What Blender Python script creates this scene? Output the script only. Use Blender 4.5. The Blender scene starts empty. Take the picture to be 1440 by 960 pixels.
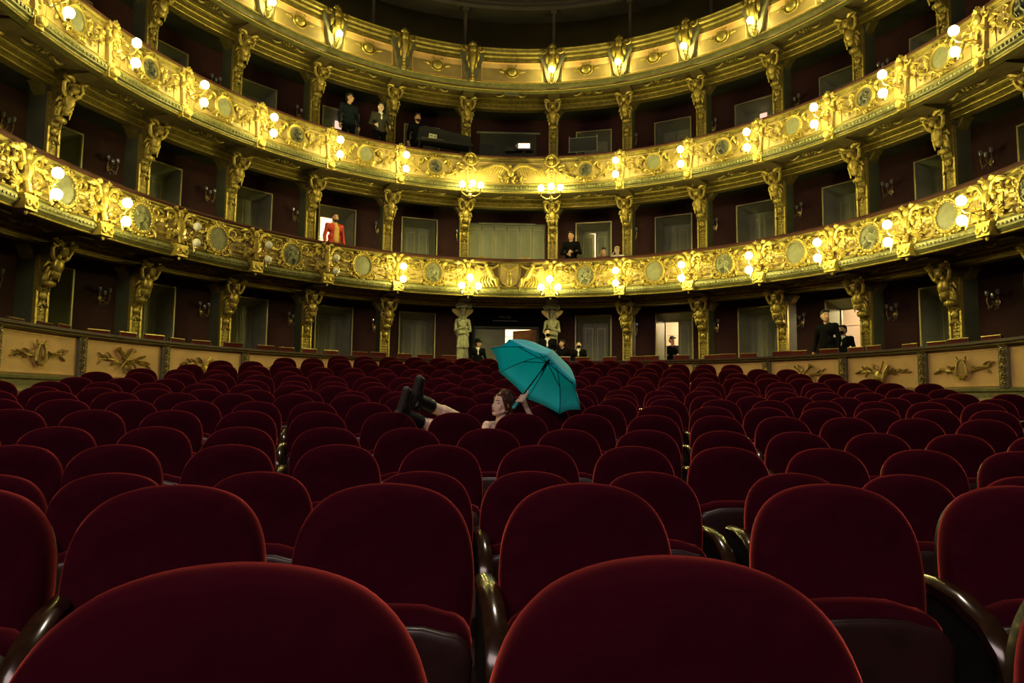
import bpy, bmesh, math, random
from mathutils import Vector, Matrix

# ------------------------------------------------------------------ camera, world, light, exposure
SC = bpy.context.scene
COL = SC.collection
PI = math.pi
CX, CY, CZ = -0.813, -9.649, 1.15            # camera stands low between the front rows
YAW, PIT, ROL, FPX = 0.0592, 0.0834, 0.0125, 960.0


def cam_axes():
    f = Vector((math.sin(YAW) * math.cos(PIT), math.cos(YAW) * math.cos(PIT), math.sin(PIT)))
    r0 = Vector((math.cos(YAW), -math.sin(YAW), 0))
    u0 = r0.cross(f)
    r = math.cos(ROL) * r0 + math.sin(ROL) * u0
    u = math.cos(ROL) * u0 - math.sin(ROL) * r0
    return r, u, f


cam_d = bpy.data.cameras.new('camera')
cam_d.lens = 24.0
cam_d.sensor_width = 36.0
cam_d.clip_start = 0.05
cam_d.clip_end = 200
cam = bpy.data.objects.new('camera', cam_d)
COL.objects.link(cam)
_r, _u, _f = cam_axes()
cam.matrix_world = Matrix(((_r.x, _u.x, -_f.x, CX), (_r.y, _u.y, -_f.y, CY), (_r.z, _u.z, -_f.z, CZ), (0, 0, 0, 1)))
SC.camera = cam

world = bpy.data.worlds.new('world')
SC.world = world
world.use_nodes = True
world.node_tree.nodes['Background'].inputs[0].default_value = (0.9, 0.8, 0.75, 1)
world.node_tree.nodes['Background'].inputs[1].default_value = 0.002

# unseen light added over the stage, behind the camera, to brighten seats and woman
stage_d = bpy.data.lights.new('stage_fill_light', 'AREA')
stage_d.shape = 'RECTANGLE'
stage_d.size, stage_d.size_y = 9.0, 3.0
stage_d.energy = 610
stage_d.color = (1.0, 0.76, 0.70)
stage_l = bpy.data.objects.new('stage_fill_light', stage_d)
COL.objects.link(stage_l)
stage_l.location = (-3.5, -15.5, 7.0)
stage_l.rotation_euler = (Vector((0, -4, 0.5)) - Vector(stage_l.location)).to_track_quat('-Z', 'Y').to_euler()

# unseen top light, inferred and added under the main ceiling to brighten the stalls
ceil_d = bpy.data.lights.new('ceiling_fill_light', 'SPOT')
ceil_d.energy = 2600
ceil_d.color = (1.0, 0.86, 0.62)
ceil_d.spot_size = math.radians(74)
ceil_d.spot_blend = 0.6
ceil_d.shadow_soft_size = 0.5
ceil_l = bpy.data.objects.new('ceiling_fill_light', ceil_d)
COL.objects.link(ceil_l)
ceil_l.location = (0.6, -1.5, 13.6)
ceil_l.rotation_euler = (Vector((-0.2, -3.0, 0.5)) - Vector(ceil_l.location)).to_track_quat('-Z', 'Y').to_euler()

# weak unseen lights added behind the ring beam to lift the gallery wall
for _i, _a in enumerate((-.55, 0.0, .6)):
    gl = bpy.data.lights.new('gallery_fill_light', 'POINT')
    gl.energy = 22
    gl.color = (1.0, 0.82, 0.58)
    gl.shadow_soft_size = 0.15
    glo = bpy.data.objects.new('gallery_fill_light', gl)
    COL.objects.link(glo)
    glo.location = (0.9035 * 10.3 * math.sin(_a), 10.3 * math.cos(_a), 13.1)

LAMP_COLOR = (0.97, 0.86, 0.29)
LAMP_POWER = 125.0
CORRIDOR_W = 260.0

SC.view_settings.view_transform = 'Standard'
SC.view_settings.look = 'None'
SC.view_settings.exposure = 0.0
SC.view_settings.gamma = 1.0
SC.view_settings.use_curve_mapping = False
try:
    SC.cycles.use_denoising = True
    SC.cycles.max_bounces = 6
    SC.cycles.sample_clamp_indirect = 6.0
except Exception:
    pass

random.seed(7)

# ------------------------------------------------------------------ materials


def mat(name, col, rough=0.6, metal=0.0, var=0.0, scale=6.0, bump=0.0, bscale=40.0, sheen=0.0, sheen_col=None,
        emit=None, estr=0.0, col2=None, coat=0.0, trans=0.0, spec=0.5, detail=4.0):
    m = bpy.data.materials.new(name)
    m.use_nodes = True
    nt = m.node_tree
    b = nt.nodes['Principled BSDF']
    b.inputs['Base Color'].default_value = (*col, 1)
    b.inputs['Roughness'].default_value = rough
    b.inputs['Metallic'].default_value = metal
    b.inputs['Specular IOR Level'].default_value = spec
    if coat:
        b.inputs['Coat Weight'].default_value = coat
        b.inputs['Coat Roughness'].default_value = 0.15
    if sheen:
        b.inputs['Sheen Weight'].default_value = sheen
        b.inputs['Sheen Roughness'].default_value = 0.35
        b.inputs['Sheen Tint'].default_value = (*(sheen_col or col), 1)
    if emit:
        b.inputs['Emission Color'].default_value = (*emit, 1)
        b.inputs['Emission Strength'].default_value = estr
    if trans:
        b.inputs['Transmission Weight'].default_value = trans
    if var or bump:
        tc = nt.nodes.new('ShaderNodeTexCoord')
    if var:
        n = nt.nodes.new('ShaderNodeTexNoise')
        n.inputs['Scale'].default_value = scale
        n.inputs['Detail'].default_value = detail
        nt.links.new(tc.outputs['Object'], n.inputs['Vector'])
        r = nt.nodes.new('ShaderNodeValToRGB')
        c2 = col2 or tuple(c * (1 - var) for c in col)
        r.color_ramp.elements[0].position = 0.35
        r.color_ramp.elements[0].color = (*c2, 1)
        r.color_ramp.elements[1].position = 0.65
        r.color_ramp.elements[1].color = (*col, 1)
        nt.links.new(n.outputs['Fac'], r.inputs['Fac'])
        nt.links.new(r.outputs['Color'], b.inputs['Base Color'])
    if bump:
        n2 = nt.nodes.new('ShaderNodeTexNoise')
        n2.inputs['Scale'].default_value = bscale
        n2.inputs['Detail'].default_value = 5
        nt.links.new(tc.outputs['Object'], n2.inputs['Vector'])
        bp = nt.nodes.new('ShaderNodeBump')
        bp.inputs['Strength'].default_value = bump
        bp.inputs['Distance'].default_value = 0.02
        nt.links.new(n2.outputs['Fac'], bp.inputs['Height'])
        nt.links.new(bp.outputs['Normal'], b.inputs['Normal'])
    return m


M = dict(
    velvet=mat('velvet', (0.031, 0.0028, 0.0080), 0.85, var=0.25, scale=9, bump=0.05, bscale=420, sheen=0.75, sheen_col=(1.0, 0.14, 0.11), spec=0.0),
    rail_velvet=mat('rail_velvet', (0.045, 0.013, 0.008), 0.8, sheen=0.2, sheen_col=(0.5, 0.15, 0.08), spec=0.2),
    lacquer=mat('lacquered_wood', (0.020, 0.005, 0.004), 0.42, var=0.4, scale=14, coat=0.15),
    armwood=mat('arm_wood', (0.030, 0.014, 0.006), 0.20, var=0.4, scale=20, coat=0.4),
    iron=mat('black_iron', (0.012, 0.010, 0.010), 0.5, metal=0.3),
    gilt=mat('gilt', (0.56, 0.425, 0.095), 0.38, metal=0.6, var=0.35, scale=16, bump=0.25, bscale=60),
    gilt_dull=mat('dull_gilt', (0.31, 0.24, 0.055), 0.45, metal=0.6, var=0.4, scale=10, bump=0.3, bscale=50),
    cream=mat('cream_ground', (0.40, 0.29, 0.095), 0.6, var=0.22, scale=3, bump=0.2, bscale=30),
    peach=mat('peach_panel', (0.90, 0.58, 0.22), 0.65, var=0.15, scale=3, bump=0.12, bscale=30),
    greygold=mat('grey_gold', (0.17, 0.155, 0.08), 0.6, var=0.3, scale=9, bump=0.3, bscale=50),
    medal=mat('medallion_green', (0.22, 0.22, 0.11), 0.55, var=0.3, scale=12, bump=0.25, bscale=50),
    dark_relief=mat('dark_relief', (0.05, 0.05, 0.028), 0.5, metal=0.2, var=0.3, scale=12),
    olive=mat('olive_moulding', (0.18, 0.17, 0.055), 0.45, metal=0.25, var=0.35, scale=8, bump=0.35, bscale=70),
    soffit=mat('brown_gold_soffit', (0.13, 0.092, 0.035), 0.6, metal=0.15, var=0.35, scale=5),
    darkgreen=mat('dark_green_ceiling', (0.045, 0.045, 0.022), 0.8, var=0.3, scale=4),
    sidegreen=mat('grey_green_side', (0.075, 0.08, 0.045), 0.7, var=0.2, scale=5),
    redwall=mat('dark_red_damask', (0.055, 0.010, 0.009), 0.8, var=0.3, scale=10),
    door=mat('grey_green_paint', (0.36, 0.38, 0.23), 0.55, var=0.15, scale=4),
    doorgold=mat('door_gilt_line', (0.62, 0.55, 0.26), 0.45, metal=0.3),
    woodlight=mat('orange_wood_door', (0.45, 0.22, 0.07), 0.5, var=0.3, scale=6),
    brass=mat('brass', (0.72, 0.55, 0.22), 0.3, metal=0.9),
    crystal=mat('crystal', (0.30, 0.30, 0.27), 0.06, metal=0.3, spec=1.0),
    stone=mat('greenish_stone', (0.40, 0.40, 0.23), 0.6, var=0.3, scale=9, bump=0.2, bscale=40),
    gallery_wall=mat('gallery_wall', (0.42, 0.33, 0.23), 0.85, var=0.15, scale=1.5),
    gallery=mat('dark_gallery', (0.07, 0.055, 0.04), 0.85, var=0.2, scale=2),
    black=mat('black_plastic', (0.012, 0.012, 0.013), 0.45),
    carpet=mat('dark_carpet', (0.035, 0.010, 0.010), 0.95, var=0.3, scale=30),
    boxfloor=mat('dark_box_floor', (0.05, 0.02, 0.015), 0.8, var=0.3, scale=8),
    corridor=mat('corridor_plaster', (0.85, 0.72, 0.55), 0.8, var=0.08, scale=2),
    leather=mat('red_leather', (0.10, 0.012, 0.010), 0.7, var=0.3, scale=14, spec=0.12),
    chairwood=mat('chair_wood', (0.06, 0.02, 0.012), 0.4, var=0.3, scale=14),
    bulb=mat('lit_bulb', (1, 0.95, 0.8), 0.4, emit=LAMP_COLOR, estr=LAMP_POWER),
    bulb_off=mat('unlit_bulb', (0.75, 0.72, 0.62), 0.25, spec=0.8),
    pane=mat('lit_pane', (0.9, 0.7, 0.6), 0.4, emit=(1.0, 0.62, 0.46), estr=1.1),
    paper=mat('sign_card', (0.78, 0.76, 0.5), 0.6),
    ink=mat('sign_ink', (0.10, 0.10, 0.03), 0.6),
    faint=mat('faint_letters', (0.30, 0.30, 0.22), 0.5),
    skin=mat('skin', (0.62, 0.36, 0.22), 0.5, var=0.08, scale=8),
    skin_pale=mat('pale_skin', (0.90, 0.64, 0.46), 0.5, var=0.06, scale=8),
    hair_dark=mat('dark_hair', (0.012, 0.009, 0.007), 0.45, bump=0.4, bscale=90),
    hair_auburn=mat('auburn_hair', (0.10, 0.028, 0.011), 0.42, var=0.5, scale=25, bump=0.2, bscale=140),
    hair_blond=mat('blond_hair', (0.72, 0.55, 0.28), 0.5, var=0.4, scale=25, bump=0.4, bscale=90),
    cloth_black=mat('black_cloth', (0.005, 0.005, 0.006), 0.9, spec=0.08),
    cloth_navy=mat('navy_cloth', (0.010, 0.016, 0.020), 0.9, spec=0.1),
    cloth_olive=mat('olive_knit', (0.040, 0.036, 0.022), 0.85, bump=0.2, bscale=120),
    cloth_red=mat('red_jacket', (0.55, 0.045, 0.018), 0.6),
    cloth_yellow=mat('yellow_shirt', (0.80, 0.48, 0.12), 0.7),
    cloth_white=mat('white_shirt', (0.8, 0.78, 0.72), 0.7),
    cloth_plum=mat('plum_top', (0.12, 0.04, 0.06), 0.8),
    lips=mat('lips', (0.35, 0.02, 0.03), 0.4),
    eye=mat('eye_dark', (0.03, 0.02, 0.015), 0.2),
    boot=mat('black_boot_leather', (0.008, 0.007, 0.006), 0.42, bump=0.3, bscale=30, spec=0.6),
    sole=mat('boot_sole', (0.035, 0.028, 0.022), 0.6),
    lace=mat('boot_lace', (0.10, 0.07, 0.05), 0.7),
    rib=mat('umbrella_rib', (0.012, 0.014, 0.015), 0.4, metal=0.5),
    handle=mat('teal_handle', (0.03, 0.40, 0.46), 0.35),
)

# teal umbrella cloth lets some light through
um = bpy.data.materials.new('teal_nylon')
um.use_nodes = True
_nt = um.node_tree
_b = _nt.nodes['Principled BSDF']
_b.inputs['Base Color'].default_value = (0.07, 0.74, 0.88, 1)
_b.inputs['Roughness'].default_value = 0.45
_t = _nt.nodes.new('ShaderNodeBsdfTranslucent')
_t.inputs['Color'].default_value = (0.02, 0.80, 1.0, 1)
_x = _nt.nodes.new('ShaderNodeMixShader')
_x.inputs[0].default_value = 0.5
_nt.links.new(_b.outputs[0], _x.inputs[1])
_nt.links.new(_t.outputs[0], _x.inputs[2])
_nt.links.new(_x.outputs[0], _nt.nodes['Material Output'].inputs['Surface'])
M['nylon'] = um

# ------------------------------------------------------------------ mesh helpers


class MB:
    def __init__(s):
        s.v, s.f = [], []

    def add(s, vs, fs, T=None):
        o = len(s.v)
        s.v += [tuple(T @ Vector(p)) for p in vs] if T else [tuple(p) for p in vs]
        s.f += [tuple(i + o for i in f) for f in fs]
        return s

    def box(s, c, d, T=None):
        x, y, z = c
        a, b, e = d[0] / 2, d[1] / 2, d[2] / 2
        vs = [(x + i * a, y + j * b, z + k * e) for i in (-1, 1) for j in (-1, 1) for k in (-1, 1)]
        return s.add(vs, [(0, 1, 3, 2), (4, 6, 7, 5), (0, 4, 5, 1), (2, 3, 7, 6), (0, 2, 6, 4), (1, 5, 7, 3)], T)

    def tube(s, pts, rad, n=6, T=None, flat=1.0, up=(0, 1, 0)):
        pts = [Vector(p) for p in pts]
        m = len(pts)
        if not hasattr(rad, '__len__'):
            rad = [rad] * m
        vs, fs = [], []
        U = Vector(up)
        for i, p in enumerate(pts):
            t = (pts[min(i + 1, m - 1)] - pts[max(i - 1, 0)])
            t = t.normalized() if t.length > 1e-9 else Vector((0, 0, 1))
            a = t.cross(U)
            if a.length < 1e-4:
                a = t.cross(Vector((1, 0, 0.01)))
            a.normalize()
            b = a.cross(t)
            for k in range(n):
                q = 2 * PI * k / n
                vs.append(p + a * math.cos(q) * rad[i] + b * math.sin(q) * rad[i] * flat)
        for i in range(m - 1):
            for k in range(n):
                k2 = (k + 1) % n
                fs.append((i * n + k, i * n + k2, (i + 1) * n + k2, (i + 1) * n + k))
        fs.append(tuple(range(n))[::-1])
        fs.append(tuple((m - 1) * n + k for k in range(n)))
        return s.add(vs, fs, T)

    def ell(s, c, r, nu=8, nv=6, T=None):
        if not hasattr(r, '__len__'):
            r = (r, r, r)
        vs = [(c[0], c[1], c[2] - r[2])]
        for j in range(1, nv):
            a = -PI / 2 + PI * j / nv
            for i in range(nu):
                b = 2 * PI * i / nu
                vs.append((c[0] + r[0] * math.cos(a) * math.cos(b), c[1] + r[1] * math.cos(a) * math.sin(b), c[2] + r[2] * math.sin(a)))
        vs.append((c[0], c[1], c[2] + r[2]))
        e = len(vs) - 1
        fs = [(0, 1 + (i + 1) % nu, 1 + i) for i in range(nu)]
        for j in range(nv - 2):
            for i in range(nu):
                i2 = (i + 1) % nu
                fs.append((1 + j * nu + i, 1 + j * nu + i2, 1 + (j + 1) * nu + i2, 1 + (j + 1) * nu + i))
        o = 1 + (nv - 2) * nu
        fs += [(o + i, o + (i + 1) % nu, e) for i in range(nu)]
        return s.add(vs, fs, T)

    def lathe(s, prof, n=12, T=None):
        vs, fs = [], []
        for r, z in prof:
            for k in range(n):
                a = 2 * PI * k / n
                vs.append((r * math.cos(a), r * math.sin(a), z))
        for i in range(len(prof) - 1):
            for k in range(n):
                k2 = (k + 1) % n
                fs.append((i * n + k, i * n + k2, (i + 1) * n + k2, (i + 1) * n + k))
        fs.append(tuple(range(n))[::-1])
        fs.append(tuple((len(prof) - 1) * n + k for k in range(n)))
        return s.add(vs, fs, T)

    def prism(s, poly, y0, y1, T=None, bev=0.0):
        """outline in (x,z) extruded from y0 (front) to y1"""
        n = len(poly)
        cx = sum(p[0] for p in poly) / n
        cz = sum(p[1] for p in poly) / n
        rings = [(1.0, y1), (1.0, y0 + bev), (1.0 - bev * 2.2, y0)] if bev else [(1.0, y1), (1.0, y0)]
        vs, fs = [], []
        for k, y in rings:
            vs += [(cx + (p[0] - cx) * k, y, cz + (p[1] - cz) * k) for p in poly]
        for r in range(len(rings) - 1):
            for i in range(n):
                j = (i + 1) % n
                fs.append((r * n + i, r * n + j, (r + 1) * n + j, (r + 1) * n + i))
        fs.append(tuple(range(n)))
        fs.append(tuple((len(rings) - 1) * n + i for i in range(n))[::-1])
        return s.add(vs, fs, T)

    def grid(s, rows, T=None, close=False):
        n = len(rows[0])
        vs = [p for r in rows for p in r]
        fs = []
        for i in range(len(rows) - 1):
            for j in range(n if close else n - 1):
                k = (j + 1) % n
                fs.append((i * n + j, i * n + k, (i + 1) * n + k, (i + 1) * n + j))
        return s.add(vs, fs, T)

    def mesh(s, name, m, smooth=40):
        me = bpy.data.meshes.new(name)
        me.from_pydata(s.v, [], s.f)
        if isinstance(m, (list, tuple)):
            for q in m:
                me.materials.append(q)
        else:
            me.materials.append(m)
        bm = bmesh.new()
        bm.from_mesh(me)
        bmesh.ops.recalc_face_normals(bm, faces=bm.faces)
        bm.to_mesh(me)
        bm.free()
        if smooth:
            me.polygons.foreach_set('use_smooth', [True] * len(me.polygons))
            me.set_sharp_from_angle(angle=math.radians(smooth))
        me.update()
        return me


def ob(name, me, parent=None, T=None):
    o = bpy.data.objects.new(name, me)
    COL.objects.link(o)
    if parent:
        o.parent = parent
    if T is not None:
        o.matrix_local = T
    return o


def part(name, mb, m, parent, T=None, smooth=40):
    return ob(name, mb.mesh(name, m, smooth), parent, T)


def empty(name, label, cat, T=None, group=None):
    o = bpy.data.objects.new(name, None)
    o.empty_display_size = 0.1
    COL.objects.link(o)
    if T is not None:
        o.matrix_world = T
    tag(o, label, cat, group)
    return o


def tag(o, label=None, cat=None, group=None, kind=None):
    if label:
        o['label'] = label
    if cat:
        o['category'] = cat
    if group:
        o['group'] = group
    if kind:
        o['kind'] = kind
    return o


def struct(name, mb, m, label, smooth=40):
    o = ob(name, mb.mesh(name, m, smooth))
    return tag(o, label, None, None, 'structure')


def copy_tree(o, T=None, parent=None):
    c = o.copy()
    COL.objects.link(c)
    if parent:
        c.parent = parent
    for ch in list(o.children):
        copy_tree(ch, None, c)
    if T is not None:
        c.matrix_world = T
    return c


ORD = ['zeroth', 'first', 'second', 'third', 'fourth', 'fifth', 'sixth', 'seventh', 'eighth', 'ninth', 'tenth', 'eleventh', 'twelfth',
       'thirteenth', 'fourteenth', 'fifteenth', 'sixteenth', 'seventeenth', 'eighteenth', 'nineteenth', 'twentieth', 'twenty-first',
       'twenty-second', 'twenty-third', 'twenty-fourth', 'twenty-fifth', 'twenty-sixth', 'twenty-seventh', 'twenty-eighth']

# ------------------------------------------------------------------ plan of the horseshoe
ASP, R, PC = 0.9035, 8.371, 1.2406
PHI_R = [0.1677, 0.4103, 0.6433, 0.8689, 1.0848, 1.2898, 1.49, 1.69]
PHI_L = [-0.1248, -0.3736, -0.6142, -0.8463, -1.0774, -1.2911, -1.49, -1.69]
COLS = sorted(PHI_L + PHI_R)                     # pilaster angles, left to right
BAYS = [(a, b) for a, b in zip(COLS[:-1], COLS[1:])]
CENTRE = 7                                       # index of the wide central bay
WALL = PC + 1.32                                 # box back wall offset


def H(z):
    return z + CZ


def P(phi, rho, z=0.0):
    return Vector((ASP * rho * math.sin(phi), rho * math.cos(phi), z))


def frame(phi, rho, z, off=0.0):
    """X to the viewer's right, -Y to the middle of the hall"""
    u = Vector((ASP * math.cos(phi), -math.sin(phi), 0)).normalized()
    n = Vector((-u.y, u.x, 0))
    p = P(phi, rho, z) + n * off
    return Matrix(((u.x, n.x, 0, p.x), (u.y, n.y, 0, p.y), (0, 0, 1, p.z), (0, 0, 0, 1)))


def where(k):
    """k = -7..7 without 0: pilaster number from the central bay"""
    return '%s to the %s of centre' % (ORD[abs(k)], 'left' if k < 0 else 'right')




def kof(j):
    return j - 7 if j > 7 else j - 8


def arc(mb, prof, p0, p1, n=None, closed=True, rho=R):
    n = n or max(2, int(abs(p1 - p0) / 0.035))
    rows = []
    for i in range(n + 1):
        a = p0 + (p1 - p0) * i / n
        rows.append([P(a, rho + d, z) for d, z in prof])
    mb.grid(rows, close=closed)
    if closed:
        m = len(prof)
        o = len(mb.v) - (n + 1) * m
        mb.f.append(tuple(o + j for j in range(m)))
        mb.f.append(tuple(o + n * m + j for j in range(m))[::-1])
    return mb


def cam_ray(px, py, t):
    """point t metres ahead of the camera through a pixel of the 1440x960 frame"""
    r, u, f = cam_axes()
    d = r * ((px - 720) / FPX) - u * ((py - 480) / FPX) + f
    # t measured along the level viewing direction
    return Vector((CX, CY, CZ)) + d * t


def plan_hit(px, py, rho):
    r, u, f = cam_axes()
    d = r * ((px - 720) / FPX) - u * ((py - 480) / FPX) + f
    a = (d.x / ASP) ** 2 + d.y ** 2
    b = 2 * (CX * d.x / ASP ** 2 + CY * d.y)
    c = (CX / ASP) ** 2 + CY ** 2 - rho ** 2
    t = (-b + math.sqrt(b * b - 4 * a * c)) / (2 * a)
    q = Vector((CX, CY, CZ)) + d * t
    return math.atan2(q.x / ASP, q.y), q
# ------------------------------------------------------------------ large structure
END = 1.76
ROWD = [0.90, 1.98, 3.30, 4.02, 4.97, 5.95, 7.02, 7.80, 8.75, 9.60, 10.5, 11.4, 12.3, 13.2, 14.1, 15.0, 15.85]
ROWZ = [-.204, -.24, -.345, -.27, -.215, -.125, -.055, .02, .07, .145, .22, .325, .42, .54, .665, .80, .92]
SEAT_H = 0.92
ROW_C = Vector((0, CY - 12, 0))                  # centre of the seat rows, on the stage


def floor_at(d):
    if d <= ROWD[0]:
        return ROWZ[0] - SEAT_H + CZ
    for i in range(len(ROWD) - 1):
        if d <= ROWD[i + 1]:
            t = (d - ROWD[i]) / (ROWD[i + 1] - ROWD[i])
            return ROWZ[i] * (1 - t) + ROWZ[i + 1] * t - SEAT_H + CZ
    return min(ROWZ[-1] + 0.12 * (d - ROWD[-1]), 1.02) - SEAT_H + CZ


mb = MB()
rows = []
for i in range(75):
    d = -2.0 + i * 0.29
    rho = 12 + d
    rows.append([ROW_C + Vector((rho * math.sin(a), rho * math.cos(a), floor_at(d))) for a in [x * 0.05 - 0.8 for x in range(33)]])
rows_c = []
for r in rows:
    rr = []
    for q in r:
        ph = math.atan2(q.x / ASP, q.y)
        rho = math.hypot(q.x / ASP, q.y)
        if rho > R - 0.35 and q.y > 0:
            q = P(ph, R - 0.35, q.z)
        elif abs(q.x) > (R - 0.3) * ASP:
            q = Vector((math.copysign((R - 0.3) * ASP, q.x), q.y, q.z))
        rr.append(q)
    rows_c.append(rr)
mb.grid(rows_c)
struct('floor', mb, M['carpet'], 'dark carpeted floor rising under the rows of red seats')

TF = [0.12, 2.95, 5.80]                          # box floors, above the camera
ARCH = [(2.58, 2.745), (5.45, 5.69), (8.37, 8.63)]
DOOR_H, DOOR_A = 2.38, 0.05
TIER_NAME = ['ground-floor boxes', 'lower balcony', 'middle balcony', 'top balcony']

for i, (z0, z1, d0) in enumerate([(-0.95, 0.12, -0.5), (2.75, 2.95, 0.1), (5.70, 5.80, 0.1), (8.66, 8.86, 0.1)]):
    mb = MB()
    arc(mb, [(d0, H(z0)), (d0, H(z1)), (WALL + 2.5, H(z1)), (WALL + 2.5, H(z0))], -END, END)
    nm = ['dark floor of the ground boxes', 'floor slab behind the lower balcony rail', 'floor slab behind the middle balcony rail', 'floor slab of the dark upper gallery']
    struct('floor', mb, M['boxfloor'] if i < 3 else M['gallery'], nm[i])

for i, z in enumerate([2.735, 5.685, 8.645]):
    mb = MB()
    arc(mb, [(PC + 0.12, H(z)), (PC + 0.12, H(z - 0.02)), (WALL + 2.4, H(z - 0.02)), (WALL + 2.4, H(z))], -END, END)
    c = struct('ceiling', mb, M['darkgreen'], 'dark green ceiling inside the %s' % ['ground boxes', 'boxes of the lower balcony', 'boxes of the middle balcony'][i])
    rm = MB()
    rm.prism([(-.34, 0), (0, -.13), (.34, 0), (0, .13)], -.02, 0.0, Matrix.Rotation(PI / 2, 4, 'X'))
    rm.ell((0, 0, -.02), (.1, .06, .03))
    rme = rm.mesh('ceiling_rosette', M['dark_relief'])
    for a, b in BAYS:
        ob('ceiling_rosette', rme, c, frame((a + b) / 2, R + PC + 0.62, H(z - 0.02)))

# raised step on which the audience of the middle balcony stands
mb = MB()
arc(mb, [(.28, H(5.80)), (.28, H(6.15)), (PC - .10, H(6.15)), (PC - .10, H(5.80))], -0.62, 0.66)
struct('floor', mb, M['boxfloor'], 'raised dark step behind the middle balcony seats')

# back wall of the boxes with door openings
mb = MB()
OPEN_H = {}
for t in range(3):
    z0, z1 = TF[t], ARCH[t][1] - 0.01

    def wall(a, b, za, zb):
        arc(mb, [(WALL, H(za)), (WALL, H(zb)), (WALL + .1, H(zb)), (WALL + .1, H(za))], a, b, 3)
    wall(-END, COLS[0], z0, z1)
    wall(COLS[-1], END, z0, z1)
    for i, (a, b) in enumerate(BAYS):
        m = (a + b) / 2
        hw, hh = DOOR_A, DOOR_H
        if i == CENTRE:
            if t == 2:
                wall(a, b, z0, z1)
                continue
            hw, hh = (0.094, 2.02) if t == 0 else (0.118, 2.38)
        OPEN_H[t, i] = (m, hw, hh)
        wall(a, m - hw, z0, z1)
        wall(m + hw, b, z0, z1)
        wall(m - hw, m + hw, z0 + hh, z1)
struct('wall_back', mb, M['redwall'], 'dark red wall at the back of the theatre boxes')

mb = MB()
for t in range(3):
    arc(mb, [(WALL + 2.2, H(TF[t])), (WALL + 2.2, H(ARCH[t][1])), (WALL + 2.3, H(ARCH[t][1])), (WALL + 2.3, H(TF[t]))], -END, END)
    for z in (1.15, 1.32, 1.95):
        arc(mb, [(WALL + 2.16, H(TF[t] + z)), (WALL + 2.16, H(TF[t] + z + .06)), (WALL + 2.21, H(TF[t] + z + .06)), (WALL + 2.21, H(TF[t] + z))], -END, END)
struct('wall_corridor', mb, M['corridor'], 'cream plaster corridor wall seen through the open box doors')

# entablatures between the pilasters
for t in range(3):
    a0, a1 = ARCH[t]
    mb = MB()
    h = a1 - a0
    d = PC - 0.16
    pr = [(d + .16, a0), (d + .10, a0), (d + .10, a0 + .22 * h), (d + .07, a0 + .25 * h), (d + .07, a0 + .5 * h), (d + .02, a0 + .55 * h), (d + .02, a0 + .8 * h),
          (d - .03, a0 + .9 * h), (d - .03, a1 + .01), (d + .32, a1 + .01), (d + .32, a0)]
    arc(mb, [(x, H(z)) for x, z in pr], -END, END, 96)
    _mb, mb = mb, MB()
    for q, e in ((a0 + .01, .115), (a0 + .5 * h, .075), (a1 - .02, -.02)):
        arc(mb, [(d + e - .012, H(q - .012)), (d + e - .022, H(q)), (d + e - .012, H(q + .012)), (d + e + .02, H(q))], -END, END, 96)
    fil, mb = mb, _mb
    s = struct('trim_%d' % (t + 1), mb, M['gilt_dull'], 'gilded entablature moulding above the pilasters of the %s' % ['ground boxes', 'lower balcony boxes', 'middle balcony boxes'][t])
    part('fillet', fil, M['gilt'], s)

# upper gallery: dark back wall, ring beam and roof
mb = MB()
arc(mb, [(4.2, H(8.86)), (4.2, H(14.6)), (4.3, H(14.6)), (4.3, H(8.86))], -END, END)
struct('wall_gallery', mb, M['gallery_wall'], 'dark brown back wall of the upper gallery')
mb = MB()
arc(mb, [(.55, H(11.02)), (.50, H(11.10)), (.62, H(11.16)), (.58, H(11.28)), (.70, H(11.36)), (.66, H(11.6)), (4.2, H(13.2)), (4.2, H(13.0)), (1.3, H(11.3)), (1.2, H(11.0))], -END, END)
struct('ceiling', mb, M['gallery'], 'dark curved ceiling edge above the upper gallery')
mb = MB()
arc(mb, [(-8.3, H(14.4)), (.9, H(11.95)), (.9, H(12.1)), (-8.3, H(14.6))], -END, END)
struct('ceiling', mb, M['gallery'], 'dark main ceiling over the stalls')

# ------------------------------------------------------------------ ornament vocabulary (front of every piece faces -Y)


def scroll(mb, x, z, r, a0, turns=1.2, rad=.02, s=1, w=.02, n=14, k=5):
    pts, rr = [], []
    for i in range(n):
        t = i / (n - 1)
        q = r * (1 - .84 * t)
        a = a0 + s * 2 * PI * turns * t
        pts.append((x + q * math.cos(a), -w - .03 * math.sin(PI * min(1, t * 1.2)), z + q * math.sin(a)))
        rr.append(rad * (1 - .45 * t))
    mb.tube(pts, rr, k)
    mb.ell((pts[-1][0], pts[-1][1], pts[-1][2]), rad * 1.1, 6, 4)


def leaf(mb, x, z, ang, L, W, w=.015, bend=.6, lift=.25):
    rows = []
    cx, cz = x, z
    n = 6
    for i in range(n + 1):
        t = i / n
        a = ang + bend * t
        hw = W * (math.sin(PI * (.10 + .88 * t)) ** .7) * (1.15 if i % 2 else .8)
        y = -w - lift * L * math.sin(PI * t * .9)
        nx, nz = -math.sin(a), math.cos(a)
        rows.append([(cx + nx * hw, y + .012, cz + nz * hw), (cx, y - .018, cz), (cx - nx * hw, y + .012, cz - nz * hw)])
        cx += math.cos(a) * L / n
        cz += math.sin(a) * L / n
    mb.grid(rows)


def shell(mb, x, z, ang, r, n=7, w=.015, spread=2.2):
    for i in range(n):
        a = ang + spread * (i / (n - 1) - .5)
        l = r * (1 - .25 * abs(i / (n - 1) - .5) * 2)
        mb.tube([(x, -w, z), (x + .55 * l * math.cos(a), -w - .06, z + .55 * l * math.sin(a)), (x + l * math.cos(a), -w - .03, z + l * math.sin(a))],
                [r * .06, r * .14, r * .12], 5)


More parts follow.
